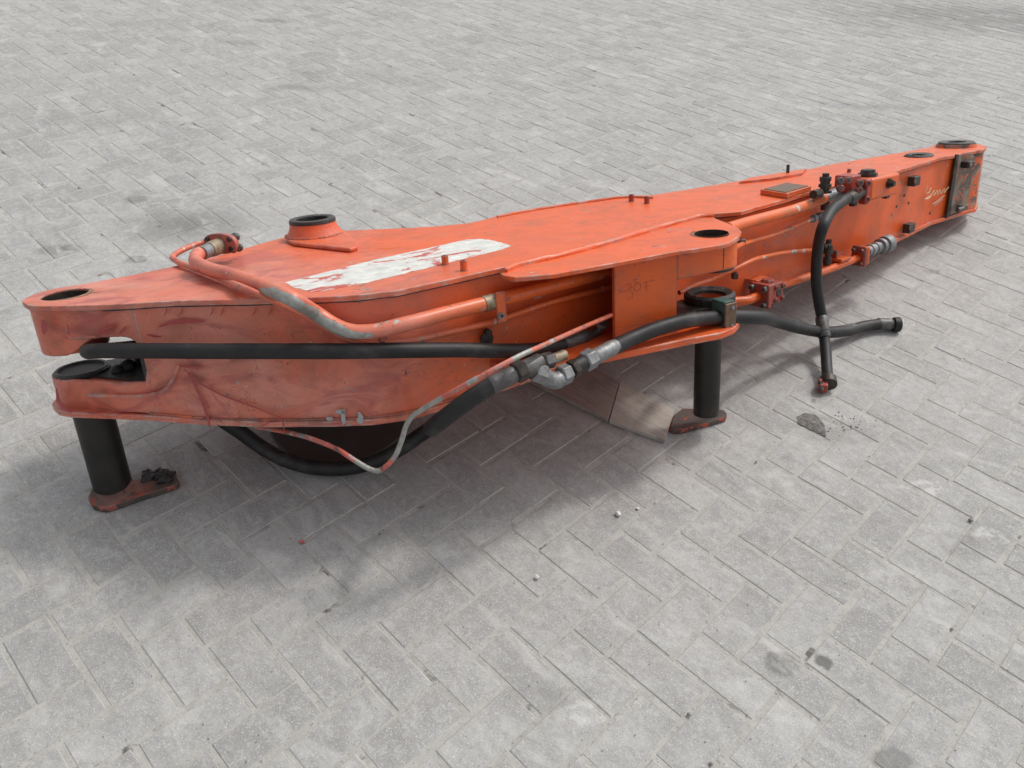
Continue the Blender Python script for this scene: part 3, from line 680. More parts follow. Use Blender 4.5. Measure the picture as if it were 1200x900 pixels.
# small pipe beside it
sp = [M(262,283,.030), M(240,284,.028), M(212,294,.020), M(203,300,.014), M(207,306,.012), M(225,313,.011), M(260,327,.011), M(310,348,.011), S(352,367,.012), S(385,386,.012), S(405,397,.013), S(425,403,.013), S(467,402,.014), S(520,391,.014), S(577,377,.015), S(640,356,.016), S(700,340,.016), S(722,334,.016), S(790,316,.016)]
pipe('small_pipe', sp, .0075, M_pipe, 14, label='thin orange pipe running beside the thick one')
skin([M(306,346,.011), S(330,357,.012), S(352,367,.012)], .0077, -30, 70, M_bare)
pipe('small_pipe', [M(860,291,-.055), S(880,283,.018), S(905,276,.018), S(930,266,.018), S(950,257,.018), S(972,250,.018)], .0072, M_pipe, 12)
# thin loose pipe in front
lp = [S(760,352,.05), S(735,361,.085), S(718,368.5,.115), S(680,385,.165), S(640,403,.205), S(605,419,.230), S(560,443,.215), S(522,464,.17), S(492,482,.125), S(482,489,.112), S(477,497,.112), S(470,518,.112), S(462,536,.112), S(451,547.5,.110), S(447,550.5,.109), S(443,552,.107), S(438,551.5,.104), S(433,549.5,.102), S(418,541,.092), S(398,528,.070), S(370,516,.035), M(338,507,-.330), M(300,500,-.335)]
lpath = resample(lp, .006); bm = BM(); tube(bm, lpath, .0056, 12); lo_ = part('small_pipe', bm, M_worn, smooth=50); lo_['label'] = 'loose thin red pipe with bare patches, hooking under the body'
def near_i(u, v): return min(range(len(lpath)), key=lambda i: (to_px(to_w(lpath[i]))[0]-u)**2+(to_px(to_w(lpath[i]))[1]-v)**2)
for (ua,va,ub,vb) in ((519,465,461,538),(445,551,418,541),(560,443,549,449),(622,411,600,421)):
    i0, i1 = sorted((near_i(ua,va), near_i(ub,vb))); seg = lpath[i0:i1+1]
    bm = BM(); tube(bm, seg, [.0059*(1+.05*noise.noise(p*80)) for p in seg], 12); part('bare_patch', bm, M_bare, lo_, smooth=50)
pipe('small_pipe', [S(796,343,.05), S(815,334,.05), S(838,326,.045), S(862,315,.035), S(880,306,.025), S(905,299,.02), S(930,295,.018), S(952,293,.018), S(968,292,.018)], .0068, M_pipe, 12)
# pipe along the bottom through the manifold
pipe('pipe', [M(835,356,-.19), S(858,353,.06), S(875,352,.055), S(888,347,.05), S(900,342,.05)], .0135, M_block, 16)
pipe('pipe', [S(912,335,.05), S(935,328,.05), S(965,318,.048), S(998,305,.046), S(1012,299,.045)], .0125, M_block, 16)
# clamp bracket holding both pipes
def wallbox(name, u, v, off, s, m, bevel=.002, parent=None, tilt=None, yaw=0.0):
    p = S(u,v,off); ax = walldir(p.x)
    if yaw: ax = Matrix.Rotation(yaw, 3, 'Z') @ ax
    bm = BM(); box(bm, p, s, ax); return part(name, bm, m, parent, bevel=bevel)
cb = wallbox('pipe_clamp', 587,360,.046, (.013,.004,.036), M_block)
wallbox('clamp_foot', 583,350,.022, (.022,.024,.004), M_block, parent=cb)
p = S(587,370,.050); ax = walldir(p.x); out = Vector((ax.y,-ax.x,0))
bm = BM(); turned(bm, p, p+out*.004, [(0,.008),(1,.008)], 16); part('washer', bm, M_steel, cb)
bm = BM(); turned(bm, p+out*.0035, p+out*.005, [(0,.004),(1,.004)], 12); part('bolt', bm, M_dark, cb)
pipe('sleeve', [S(566,356.5,.029), S(579,353,.029)], .0185, M_brass, 18, step=.01)

# ============================================================ left end flange
fc = M(262,288,.045); bax = (M(268,285,.045)-M(244,293,.045)).normalized()
bm = BM(); turned(bm, M(236,297,.044), M(246,292.5,.045), [(0,.0175),(1,.0175)], 20); part('sleeve', bm, M_steel)
bm = BM(); turned(bm, M(245,293,.045), M(258,288,.045), [(0,.0185),(.3,.020),(.9,.0205),(1,.019)], 20); part('sleeve', bm, M_brass)
fl = BM()
up3 = Vector((0,0,1)); sidev = up3.cross(bax).normalized(); upv = bax.cross(sidev).normalized()
# oval flange plate across the pipe axis
N_ = 28; ringA, ringB = [], []
for k in range(N_):
    t = 2*math.pi*k/N_; x = .050*math.copysign(abs(math.cos(t))**.8, math.cos(t)); y = .026*math.copysign(abs(math.sin(t))**.8, math.sin(t))
    c = M(257,286,.050); q = c+sidev*x+upv*y
    ringA.append(fl.verts.new(Lc(q))); ringB.append(fl.verts.new(Lc(q+bax*.014)))
for k in range(N_): fl.faces.new((ringA[k], ringA[(k+1)%N_], ringB[(k+1)%N_], ringB[k]))
fl.faces.new(list(reversed(ringA))); fl.faces.new(ringB)
flo = part('pipe_flange', fl, M_red, bevel=.002); flo['label'] = 'oval orange flange with bolts on the far side of the upper plate'
for sx, sy in ((-.034,.012),(-.034,-.012),(.034,.012),(.034,-.012)):
    c = M(257,286,.050)+sidev*sx+upv*sy
    bm = BM(); turned(bm, c-bax*.004, c+bax*.030, [(0,.0065),(.12,.0065),(.13,.0045),(.5,.0045),(.51,.008),(.9,.008),(1,.006)], 10); part('bolt', bm, M_dark, flo)
for (u,v,r,L_) in ((272,279,.010,.022),(277,291,.009,.018),(271,293,.008,.014)):
    c = M(u,v,.030); bm = BM(); turned(bm, c, c+bax*L_, [(0,r),(.4,r),(.41,r*1.25),(.8,r*1.25),(1,r)], 8); part('nut', bm, M_dull, flo)
wallp = M(268,292,.0); bm = BM(); box(bm, wallp+Vector((0,0,.014)), (.016,.030,.014), sidev); part('flange_foot', bm, M_block, flo, bevel=.003)

# ============================================================ hoses
hb = [M(190,440,-.15), M(150,432,-.16), M(122,424,-.158), M(110,414,-.145)]
def hose(name, pts, r, m=M_rubber, label=None, n=18, parent=None, wob=.012):
    path = resample(pts, .012); bm = BM(); tube(bm, path, r, n, True, wob); o = part(name, bm, m, parent, smooth=60)
    if label: o['label'] = label
    return o
h1s = S(107.0,410.5,.045)
hs0 = S(118,411,.022)
h1 = [hs0+Vector((.10,.16,-.055)), hs0+Vector((.02,.12,-.035)), hs0+Vector((-.022,.065,-.014)), hs0+Vector((-.020,.022,-.003)), hs0, S(140,411,.034), S(170,411,.042), S(240,411.5,.05), S(320,411.5,.045), S(400,411.5,.036), S(480,410.5,.036), S(540,410,.045), S(590,411,.05), S(625,410,.05), S(655,405,.05), S(668,402,.05)]
hose('hose', h1, .0172, label='long straight black hose leaving the fork slot')
def ferrule(p, q, r, m=M_dull, name='hose_ferrule'):
    bm = BM(); turned(bm, p, q, [(0,r*.95),(.06,r*1.04),(.2,r*1.04),(.24,r),(.5,r),(.54,r*1.03),(.8,r*1.03),(.84,r*.98),(1,r*.86)], 20); return part(name, bm, m)
ferrule(S(660,403.5,.05), S(689,393,.05), .0185)
pipe('elbow', [S(688,394,.05), S(696,391,.05), S(701,387,.052), S(704,382,.055)], .011, M_dull, 14, step=.004)
pE = S(704,382,.055); qE = S(706,378,.06); bm = BM(); dE = (qE-pE).normalized(); turned(bm, pE, pE+dE*.012, [(0,.015),(.3,.019),(1,.019)], 20); part('end_flange', bm, M_steel)
# lower looping hose
h2 = [Z(250,485,.16), Z(283,507,.10), Z(305,523,.062), Z(330,537,.042), Z(365,547,.034), Z(400,549,.034), Z(435,542,.048), Z(465,528,.075), Z(495,508,.112), Z(525,487,.150), Z(555,465,.192), Z(585,446.5,.232)]
H2S = S(578,450,.10)
h2 = h2[:9]+[S(525,487,.145), S(552,467,.172), S(580,449,.19)]
hose('hose', h2, .0195, label='thick black hose hanging in a loop below the body')
hose('hose_sleeve', [Z(330,537,.042), Z(365,547,.034), Z(400,549,.034)], .0206)
ferrule(S(575,452,.188), S(605,437,.20), .0195)
def hexnut(u0,v0,u1,v1,off,r,m,name='hex_nut',off1=None):
    p = S(u0,v0,off); q = S(u1,v1,off if off1 is None else off1)
    d = q-p; t = d.normalized(); x = t.orthogonal().normalized(); y = t.cross(x); bm = BM(); rings = []
    for f, rr in ((0,.88),(.12,1),(.88,1),(1,.88)):
        c = p+d*f; rings.append([bm.verts.new(Lc(c+x*(r*rr*math.cos(math.pi*k/3+.3))+y*(r*rr*math.sin(math.pi*k/3+.3)))) for k in range(6)])
    for r0, r1 in zip(rings, rings[1:]):
        for k in range(6): bm.faces.new((r0[k], r0[(k+1)%6], r1[(k+1)%6], r1[k]))
    bm.faces.new(list(reversed(rings[0]))); bm.faces.new(rings[-1]); return part(name, bm, m, bevel=.001, smooth=0)
hexnut(603,438,614,432,.20,.0245,M_dark)
pipe('tee_body', [S(613,433,.20), S(622,429,.20), S(632,424,.195)], .019, M_dull, 16, step=.004)
pipe('tee_body', [S(620,430,.20), S(626,433,.20), S(633,436,.20)], .019, M_dull, 16, step=.004)
hexnut(636,424,648,421,.18,.019,M_dull); pipe('fitting_plug', [S(647,421.5,.18), S(661,416,.17)], .013, M_brass, 14, step=.01)
hexnut(624,434,636,438,.20,.0240,M_steel)
pipe('elbow', [S(635,438,.20), S(643,444,.20), S(652,446,.202), S(659,441,.20), S(662,438,.20)], .0195, M_steel, 18, step=.004)
hexnut(656,441,667,436,.20,.0240,M_steel); hexnut(669,434,675,430,.20,.0225,M_dark)
pipe('fitting_collar', [S(673,431,.20), S(686,424,.20)], .019, M_rubber, 18, step=.01)
hexnut(684,425,696,418,.20,.0245,M_steel,off1=.20)
ferrule(S(696,419,.20), S(722,405,.198), .0185, M_steel)
# hose from the chain, through the clamp, to its open end on the paving
cl3 = M(848,371,-.205)
zE = .026
HB = HM[1]-.092
h3 = [S(715,409,.198), PL(742,396,HB+.004), PL(770,385,HB+.002), PL(800,376.5,HB), PL(830,373,HB), PL(858,371.5,HB)]
h3 += [Z(882,372,to_w(h3[-1]).z-.020), Z(912,377.5,.20), Z(940,385,.125), Z(965,389,.072), Z(990,388,.044), Z(1015,382,.030), Z(1036,379,.026)]
print('H3', [round(to_w(p).z,3) for p in h3], S(715,409,.155), HM, px0, px1)
hose('hose', h3, .0185, label='black hose through the centre lug clamp, its free end on the paving')
hose('hose_cover', [Z(968,389.5,.062), Z(984,388.5,.045), Z(1000,385.5,.036)], .0196, M_greyrub)
ferrule(Z(1028,379.5,.027), Z(1046,380,.025), .0195, M_dull)
pf = Z(1045,380,.025); qf = Z(1054,380.5,.025)
bm = BM(); turned(bm, pf, qf, [(0,.014),(.2,.024),(.75,.026),(.8,.026),(1,.025)], 24); ef = part('end_flange', bm, M_rubber)
bm = BM(); dq = (qf-pf).normalized(); turned(bm, qf-dq*.001, qf+dq*.004, [(0,.025),(1,.022)], 24); part('end_cap', bm, simple('white_plastic', (.6,.6,.57), (.5,.5,.48)), ef)
# clamp on the lug
axc = Vector((1,0,0)); o_ = Vector((0,-1,0)); pcc = PL(848,369,HB)
bm = BM(); box(bm, pcc+o_*.022, (.019,.004,.036), axc); hc = part('hose_clamp', bm, M_brown, bevel=.002)
bm = BM(); box(bm, pcc-o_*.004+Vector((0,0,.006)), (.017,.023,.034), axc); part('clamp_cushion', bm, M_green, hc, bevel=.002)
for dz_ in (.024,-.024):
    p = pcc+o_*.0255+Vector((.003,0,dz_)); bm = BM(); turned(bm, p, p+o_*.004, [(0,.0058),(.8,.0058),(1,.004)], 6); part('bolt', bm, M_steel, hc)
# upright hose from the valve block to the ground
h4 = [S(1012,223,.075), S(1000,229,.085), S(986,237,.10), S(973,249,.115), S(964,267,.13), Z(958,295,.33), Z(956.5,325,.25), Z(959,350,.175), Z(963,372,.115), Z(966,395,.075), Z(968,415,.050), Z(969,432,.036), Z(970,442,.032)]
hose('hose', h4, .0168, label='black hose arching from the valve block down to the paving', wob=.02)
ferrule(S(1012,223,.075), S(994,233,.093), .0200, M_dark)
pA, pB = Z(962.5,371,.118), Z(966,395,.075)
bm = BM(); turned(bm, pA, pB, [(0,.0178),(.05,.0198),(.7,.0198),(.72,.0188),(.80,.0188),(.82,.0208),(1,.020)], 24); part('hose_ferrule', bm, M_dull)
pC = Z(970,441,.032); pD = Z(971,449,.028); bm = BM(); turned(bm, pC, pC+(pD-pC)*1.2, [(0,.017),(.3,.025),(1,.025)], 20); part('end_flange', bm, M_dark)
bm = BM(); box(bm, Z(964,452,.022), (.018,.014,.016), (pD-pC)); rf = part('split_flange', bm, M_red, bevel=.005, seg=3); rf['label'] = 'dark red split flange at the hose foot on the paving'
bm = BM(); box(bm, Z(973,449,.024), (.010,.015,.009), (pD-pC)); part('flange_ear', bm, M_red, rf, bevel=.004)
for u,v in ((960,449),(961,456)):
    bm = BM(); p = Z(u,v,.030); turned(bm, p, p+Vector((-.002,-.010,.006)), [(0,.006),(1,.006)], 10); part('flange_hole', bm, M_grease, rf)

# ============================================================ fittings on the near wall
def bolt(p, d, r, L_, m, parent, n=12):
    bm = BM(); turned(bm, p, p+d*L_, [(0,r),(.85,r),(1,r*.8)], n); b_ = part('bolt', bm, m, parent)
    bm = BM(); turned(bm, p+d*(L_-.0005), p+d*(L_+.0008), [(0,r*.5),(1,r*.5)], 6); part('bolt_socket', bm, M_grease, b_)
# manifold block in the lower pipe
ax = walldir(1.75); out = Vector((ax.y,-ax.x,0)); W3 = Vector((0,0,1))
pm = S(899,342,.052)
bm = BM(); box(bm, pm, (.036,.032,.032), ax); mb = part('manifold_block', bm, M_red, bevel=.004); mb['label'] = 'red-orange manifold block with socket bolts in the lower pipe'
bm = BM(); box(bm, pm-ax*.042+out*.006, (.009,.034,.036), ax); part('manifold_flange', bm, M_red, mb, bevel=.004)
bm = BM(); turned(bm, pm+W3*.028, pm+W3*.040, [(0,.020),(.6,.020),(1,.016)], 8); part('plug', bm, M_red, mb)
bm = BM(); box(bm, pm-out*.045+W3*.034, (.03,.03,.004), ax); part('mount_bracket', bm, M_block, mb, bevel=.002)
for s1, s2 in ((-1,1),(1,1),(1,-1),(-1,-1)):
    bolt(pm-ax*.050+out*(s1*.022+.006)+W3*(s2*.024), -ax, .0085, .014, M_dull, mb)
    bolt(pm+ax*.012+out*.030+ax*(s1*.017)+W3*(s2*.019), out, .0075, .009, M_red, mb)
bm = BM(); p = pm+ax*.012+out*.030; turned(bm, p, p+out*.004, [(0,.013),(1,.012)], 16); part('port', bm, M_grease, mb)
# wall lugs
wallbox('small_bracket', 869,284,.050,(.010,.008,.010), M_dull)
wallbox('small_bracket', 861,323,.03,(.008,.010,.009), M_dark)
# double bolted flange and coupler at the pipe end
pf = S(1007,300,.048); ax2 = walldir(2.4); out2 = Vector((ax2.y,-ax2.x,0))
bm = BM(); box(bm, pf, (.009,.026,.034), ax2); fo = part('split_flange', bm, M_red, bevel=.005, seg=2)
bm = BM(); box(bm, pf+ax2*.018, (.008,.024,.032), ax2); part('flange_half', bm, M_block, fo, bevel=.005)
for s1, s2 in ((-1,1),(1,1),(1,-1),(-1,-1)): bolt(pf-ax2*.008+out2*(s1*.015)+W3*(s2*.022), -ax2, .0065, .012, M_red, fo)
bm = BM(); c0 = S(1015,295,.048); c1 = S(1042,284.5,.048)
turned(bm, c0, c1, [(0,.018),(.12,.018),(.13,.021),(.22,.021),(.23,.018),(.34,.018),(.35,.021),(.43,.021),(.44,.019),(.55,.019),(.56,.027),(.66,.027),(.67,.023),(.74,.023),(.75,.030),(.97,.031),(1,.026)], 28); cpl = part('quick_coupler', bm, M_steel)
bm = BM(); dd = (c1-c0).normalized(); turned(bm, c1-dd*.001, c1+dd*.003, [(0,.025),(1,.024)], 24); part('coupler_bore', bm, M_brass, cpl)
wallbox('pipe_bracket', 985,303,.040,(.030,.022,.005), M_block); wallbox('pipe_bracket', 980,306,.022,(.026,.004,.026), M_block)
wallbox('pipe_bracket', 975,300,.02,(.006,.02,.02), M_red)
# dark upright valve on the wall
v0, v1 = S(969,311,.035), S(970,288,.035)
bm = BM(); turned(bm, v0, v0+(W3*.085), [(0,.010),(.1,.014),(.3,.014),(.32,.009),(.45,.009),(.47,.015),(.75,.015),(.78,.008),(1,.010)], 12); part('check_valve', bm, M_dark)
bm = BM(); turned(bm, v0+W3*.068-ax2*.002, v0+W3*.068-ax2*.030, [(0,.010),(.4,.010),(.42,.008),(1,.008)], 10); part('fitting', bm, M_dark)
# fitting on the small upper pipe and its joints
bm = BM(); turned(bm, S(949,258,.018), S(965,251,.018), [(0,.009),(.2,.009),(.21,.013),(.42,.013),(.43,.009),(.5,.009),(.51,.013),(.75,.013),(.76,.010),(1,.010)], 8); part('fitting', bm, M_steel)
bm = BM(); vv0 = S(966,246,.03); turned(bm, vv0, vv0+W3*.055, [(0,.012),(.35,.012),(.36,.016),(.6,.016),(.62,.010),(1,.010)], 8); part('fitting', bm, M_dark)
# grease post at the plate edge
gp = M(966,226,.0)
bm = BM(); turned(bm, gp, gp+W3*.060, [(0,.022),(.12,.022),(.13,.014),(.30,.014),(.31,.020),(.45,.020),(.46,.015),(.60,.015),(.61,.018),(.82,.018),(.84,.010),(1,.011)], 10); part('check_valve', bm, M_dark)
bm = BM(); turned(bm, M(953,228,.004), M(961,226,.004), [(0,.014),(1,.014)], 8); part('fitting', bm, M_dark)
# pipe end sleeve
ferrule(S(966,232.5,.030), S(986,224,.032), .0185, M_steel, 'sleeve')
# valve block
ax3 = walldir(2.45); out3 = Vector((ax3.y,-ax3.x,0))
pv = S(1024,218,.052); pv = Vector((pv.x,pv.y,pv.z))
bm = BM(); box(bm, pv+ax3*.005, (.088,.038,.036), ax3); vb = part('valve_block', bm, M_block, bevel=.009, seg=2); vb['label'] = 'orange valve block bolted to the wall, taking the upright hose'
pl = S(993,216,.045)
bm = BM(); box(bm, pl, (.028,.030,.030), ax3); part('valve_flange', bm, M_red, vb, bevel=.004)
for k, (u,v) in enumerate(((983,212),(992,211.5),(983.5,221))):
    bolt(S(u,v,.080), (out3-ax3*.6+W3*.2).normalized(), .011, .014, M_red, vb)
for k, (u,v) in enumerate(((1006,214),(1015,214.5),(1014,233),(1005,222))):
    bolt(S(u,v,.094), (out3-ax3*.5).normalized(), .011, .014, M_red, vb)
pq = S(1011,225,.088)
bm = BM(); box(bm, pq+ax3*.012, (.012,.014,.040), ax3); part('hose_flange', bm, M_red, vb, bevel=.005)
pq2 = S(1043,215,.095); bm = BM(); turned(bm, pq2-out3*.008, pq2+out3*.016, [(0,.018),(.3,.018),(.31,.013),(.7,.013),(.71,.009),(1,.009)], 6); part('plug', bm, M_dark, vb)
pt = M(1017,203,.030); bm = BM(); turned(bm, pt-W3*.03, pt+W3*.012, [(0,.030),(.5,.032),(.75,.030),(.76,.024),(1,.022)], 8); part('valve_cap', bm, M_dark, vb)
for (u,v) in ((1000,238),(1038,229)):
    bm = BM(); p = S(u,v,.05); box(bm, p, (.012,.010,.010), ax3); part('drip_nub', bm, M_dark, vb, bevel=.004)
# square bosses on the wall near the tip
for (u,v) in ((1071,212),(1065,267)):
    b_ = wallbox('threaded_boss', u, v, .012, (.024,.014,.017), M_dark, bevel=.003)
    p = S(u+1.5,v,.027); a4 = walldir(p.x); o4 = Vector((a4.y,-a4.x,0)); bm = BM(); turned(bm, p-o4*.001, p+o4*.0008, [(0,.008),(1,.008)], 12); part('thread_hole', bm, M_brown, b_)
for (u,v) in ((1051,242),(1065,238),(1090,250),(1060,229)):
    bm = BM(); p = S(u,v,.0); a4 = walldir(p.x); o4 = Vector((a4.y,-a4.x,0)); turned(bm, p-o4*.002, p+o4*.0008, [(0,.005),(1,.005)], 10); part('drilled_hole', bm, M_dark)
# dark plug on the wall behind the long hose
p = S(569,397,.0); a5 = walldir(p.x); o5 = Vector((a5.y,-a5.x,0))
bm = BM(); turned(bm, p, p+o5*.014, [(0,.016),(.5,.018),(1,.012)], 12); part('plug', bm, M_dark); 
bm = BM(); turned(bm, S(570,389,0), S(570,389,0)+o5*.012, [(0,.010),(1,.009)], 8); part('plug', bm, M_dark)
# worn end patch on the near wall at the tip: dirty strip, lugs
def wallpoly(name, pts, off, th, m, bevel=.0015):
    """flat patch lying on the near wall given by photo outline"""
    bm = BM(); top = [S(u,v,off) for u,v in pts]; c = sum(top, Vector())/len(top); nn = walldir(c.x); nn = Vector((nn.y,-nn.x,0))
    A = [bm.verts.new(Lc(p)) for p in top]; B = [bm.verts.new(Lc(p-nn*th)) for p in top]
    bm.faces.new(A); bm.faces.new(list(reversed(B)))
    for i in range(len(A)): bm.faces.new((A[i], A[(i+1)%len(A)], B[(i+1)%len(A)], B[i]))
    return part(name, bm, m, bevel=bevel)
M_muddy = paint_mat('muddy_worn_plate', (.40,.09,.04), (.36,.10,.06), (.12,.07,.05), chip=.455, edge=.8, chipcol=(.21,.18,.135), rough=.5)
wallpoly('wear_plate', [(1124,182),(1139,179),(1143,185),(1134,240),(1128,247),(1114,252),(1112,246)], .003, .006, M_muddy)
wallpoly('dirt_seam', [(1121,181),(1124,181),(1113,254),(1109,256)], .0045, .006, M_dark, None)
lg = wallbox('lug', 1134,192.5,.020,(.022,.018,.013), M_dark, .005); 
p = S(1138,193,.040); a6 = walldir(3.2); o6 = Vector((a6.y,-a6.x,0)); bm = BM(); turned(bm, p-o6*.003, p+o6*.001, [(0,.008),(1,.008)], 14); part('thread_hole', bm, M_steel, lg)
lg = wallbox('lug', 1128,243,.016,(.020,.014,.011), M_muddy, .004); bm = BM(); p = S(1122,246,.028); turned(bm, p, p+a6*.04, [(0,.009),(1,.009)], 12); part('pin_stub', bm, M_dull, lg)
# chips of bare metal near the lower edge of the wall
def chip(u, v, ru, rv, m, seed, off=.0012):
    rnd = random.Random(seed); pts = []
    for k in range(16):
        t = 2*math.pi*k/16; q = 1+.45*noise.noise(Vector((math.cos(t)*1.7,math.sin(t)*1.7,seed*3.3)))*1.6
        pts.append((u+ru*q*math.cos(t), v+rv*q*math.sin(t)))
    return wallpoly('paint_chip', pts, off, .001, m, None)
M_grey = simple('bare_grey_primer', (.30,.31,.31), (.38,.39,.39), 40, (.45,.6), 0, .3, .0006)
chip(402,489,3,9,M_grey,1); chip(399,483,6,2.5,M_grey,2); chip(422,491,4,6,M_grey,3); chip(386,491,4,2,M_grey,4); chip(630,349-2,5,3,M_grey,6,.0)
# crimson scuffs where older red paint shows
M_scuff = simple('crimson_scuff', (.34,.045,.045), (.42,.075,.065), 50, (.4,.6), 0, .3, .0006)
def streak(pts, wpx, off=.0010, m=M_scuff, taper=True):
    L_, R_ = [], []
    n = len(pts)
    for i, (u,v) in enumerate(pts):
        u0,v0_ = pts[max(0,i-1)]; u1,v1_ = pts[min(n-1,i+1)]; d = math.hypot(u1-u0,v1_-v0_); nx, ny = -(v1_-v0_)/d, (u1-u0)/d
        k = wpx*(math.sin(math.pi*(i+.25)/(n-.5))**.7 if taper else 1)
        L_.append((u+nx*k,v+ny*k)); R_.append((u-nx*k,v-ny*k))
    return wallpoly('paint_scuff', L_+R_[::-1], off, .001, m, None)
streak([(186,383),(197,379),(210,377),(225,376),(240,377)], 2.6)
streak([(111,391),(120,387),(128,384),(137,380)], 1.8); streak([(118,392),(127,389),(135,384)], 1.5); streak([(140,391),(144,387),(147,383)], 2.0)
streak([(220,437),(230,455),(238,473),(244,492),(246,503)], 1.5); streak([(215,432),(235,450),(262,464),(300,478),(330,490)], 1.1)
streak([(330,490),(332,498),(333,504)], .8); streak([(210,429),(222,430),(233,432)], 1.8); streak([(306,500),(315,495),(328,494)], .8)
streak([(172,392),(180,394),(189,395)], 1.3); streak([(262,412),(275,409),(290,408)], .8)
streak([(49,375),(51,381),(52,387),(51,392)], 3.2); streak([(66,455),(68,470),(74,478),(83,484)], 2.4)
for u0 in (196,214,250,262,300,318): streak([(u0,360),(u0-1.5,366),(u0-4,370)], .8)
M_ink = simple('old_scratch_marks', (.38,.07,.02), (.30,.06,.02), 60, (.5,.7))
# faint hand-scratched figures on the panel
def panelstroke(pts):
    c = []
    for u, v in pts:
        d = ray(u,v); dl = Vector((d.dot(AU),d.dot(AV),d.dot(AW))); cc = to_l(CAM_LOC); nn = Vector((pdir.y,-pdir.x,0))
        t = ((px0-cc).dot(nn)+.0004)/dl.dot(nn); c.append(cc+dl*t)
    bm = BM(); tube(bm, resample(c,.006), .0005, 6); part('scratched_figure', bm, M_ink, pan)
panelstroke([(733,335),(738,332),(740,336),(736,340),(741,342),(741,348),(735,350)])
panelstroke([(746,331),(743,336),(745,341),(750,339),(751,333),(746,331)])
panelstroke([(757,330),(758,340)]); panelstroke([(754,336),(761,334)])
# script-like scratches near the tip
M_yel = simple('pale_scratches', (.62,.52,.30), (.70,.62,.45), 60, (.5,.7))
def wallstroke(pts, r, m, name):
    bm = BM(); tube(bm, resample([S(u,v,.0004) for u,v in pts], .006), r, 6); part(name, bm, m)
wallstroke([(1087,218),(1085,224),(1088,226),(1091,220),(1090,228),(1084,233),(1090,231),(1095,223),(1094,229),(1099,223),(1098,229),(1102,222),(1102,227),(1107,221),(1106,226),(1110,221),(1112,219)], .0013, M_yel, 'scratched_script')
wallstroke([(1093,239),(1098,236),(1103,232),(1107,229)], .0010, M_yel, 'scratched_script')
wallstroke([(1095,241),(1101,236),(1105,233)], .0012, M_grey, 'scratched_script')

# ============================================================ things on the ground
def gpoly(name, pts, z0, z1, m, bevel=.001):
    bm = BM(); P = [G(u,v,z1) for u,v in pts]; A = [bm.verts.new(p) for p in P]; B = [bm.verts.new((p.x,p.y,z0)) for p in P]
    bm.faces.new(A); bm.faces.new(list(reversed(B)))
    for i in range(len(A)): bm.faces.new((A[i],A[(i+1)%len(A)],B[(i+1)%len(A)],B[i]))
    return link(name, bm, m, bevel=bevel)
def wood(name, c1, c2, rot):
    m, nt, b = mat(name); pos = nt.nodes.new('ShaderNodeNewGeometry').outputs['Position']
    n = noise_(nt, scaled(nt, pos, (2.2,34,8), (0,0,rot)), 3, 6, .65, .4)
    c = mixc(nt, ramp(nt, n, [(.35,0.0),(.62,1.0)]), c1, c2)
    c = mixc(nt, math_(nt,'MULTIPLY',ramp(nt, noise_(nt,pos,14,5), [(.5,0.0),(.7,1.0)]),.5), c, (.13,.115,.10))
    nt.links.new(c, b.inputs['Base Color']); b.inputs['Roughness'].default_value = .8; bump(nt, b, n, .5, .002); return m
gA, gB = G(639,451), G(779,516); rotw = -math.atan2((gB-gA).y, (gB-gA).x)
BRD = bpy.data.objects.new('wooden_board', None); COL.objects.link(BRD); c_ = G(715,480); BRD.location = (c_.x,c_.y,0)
tag(BRD, 'thin weathered wooden board lying under the middle of the arm', 'board')
for nm, pts, mm in (('plank', [(560,415),(713,492),(726,447),(640,402)], wood('reddish_wood',(.25,.20,.17),(.34,.29,.255),rotw)), ('plank', [(714,492.5),(779,516),(791,480),(727,447)], wood('grey_wood',(.33,.30,.26),(.46,.43,.38),rotw))):
    o = gpoly(nm, pts, .0015, .014, mm, .0012); o.parent = BRD; o.matrix_parent_inverse = Matrix.Translation(-Vector((c_.x,c_.y,0)))
# thin dark brown disc flat on the ground, its rim following the hose loop
bc = G(398,470); 
TY = BM(); cx0, cy0 = bc.x, bc.y
p1, p2, p3 = G(318,512), G(395,546), G(476,506)
def circ3(a, b, c):
    ax_,ay,bx,by,cx,cy = a.x,a.y,b.x,b.y,c.x,c.y; d = 2*(ax_*(by-cy)+bx*(cy-ay)+cx*(ay-by))
    ux = ((ax_**2+ay**2)*(by-cy)+(bx**2+by**2)*(cy-ay)+(cx**2+cy**2)*(ay-by))/d; uy = ((ax_**2+ay**2)*(cx-bx)+(bx**2+by**2)*(ax_-cx)+(cx**2+cy**2)*(bx-ax_))/d
    return ux, uy, math.hypot(ax_-ux, ay-uy)
ux, uy, ur = circ3(p1, p2, p3)
rim = []
for k in range(48):
    t = 2*math.pi*k/48; q = ur*(1+.02*noise.noise(Vector((math.cos(t)*2,math.sin(t)*2,3)))); rim.append((ux+q*math.cos(t), uy+q*math.sin(t)))
A = [TY.verts.new((x,y,.013+.004*noise.noise(Vector((x*7,y*7,0))))) for x,y in rim]; B = [TY.verts.new((x,y,.001)) for x,y in rim]
TY.faces.new(A); TY.faces.new(list(reversed(B)))
for k in range(48): TY.faces.new((A[k],A[(k+1)%48],B[(k+1)%48],B[k]))
o = link('dark_disc', TY, M_under, smooth=40, bevel=.003); tag(o, 'thin dark brown disc flat on the paving inside the hose loop', 'mat')
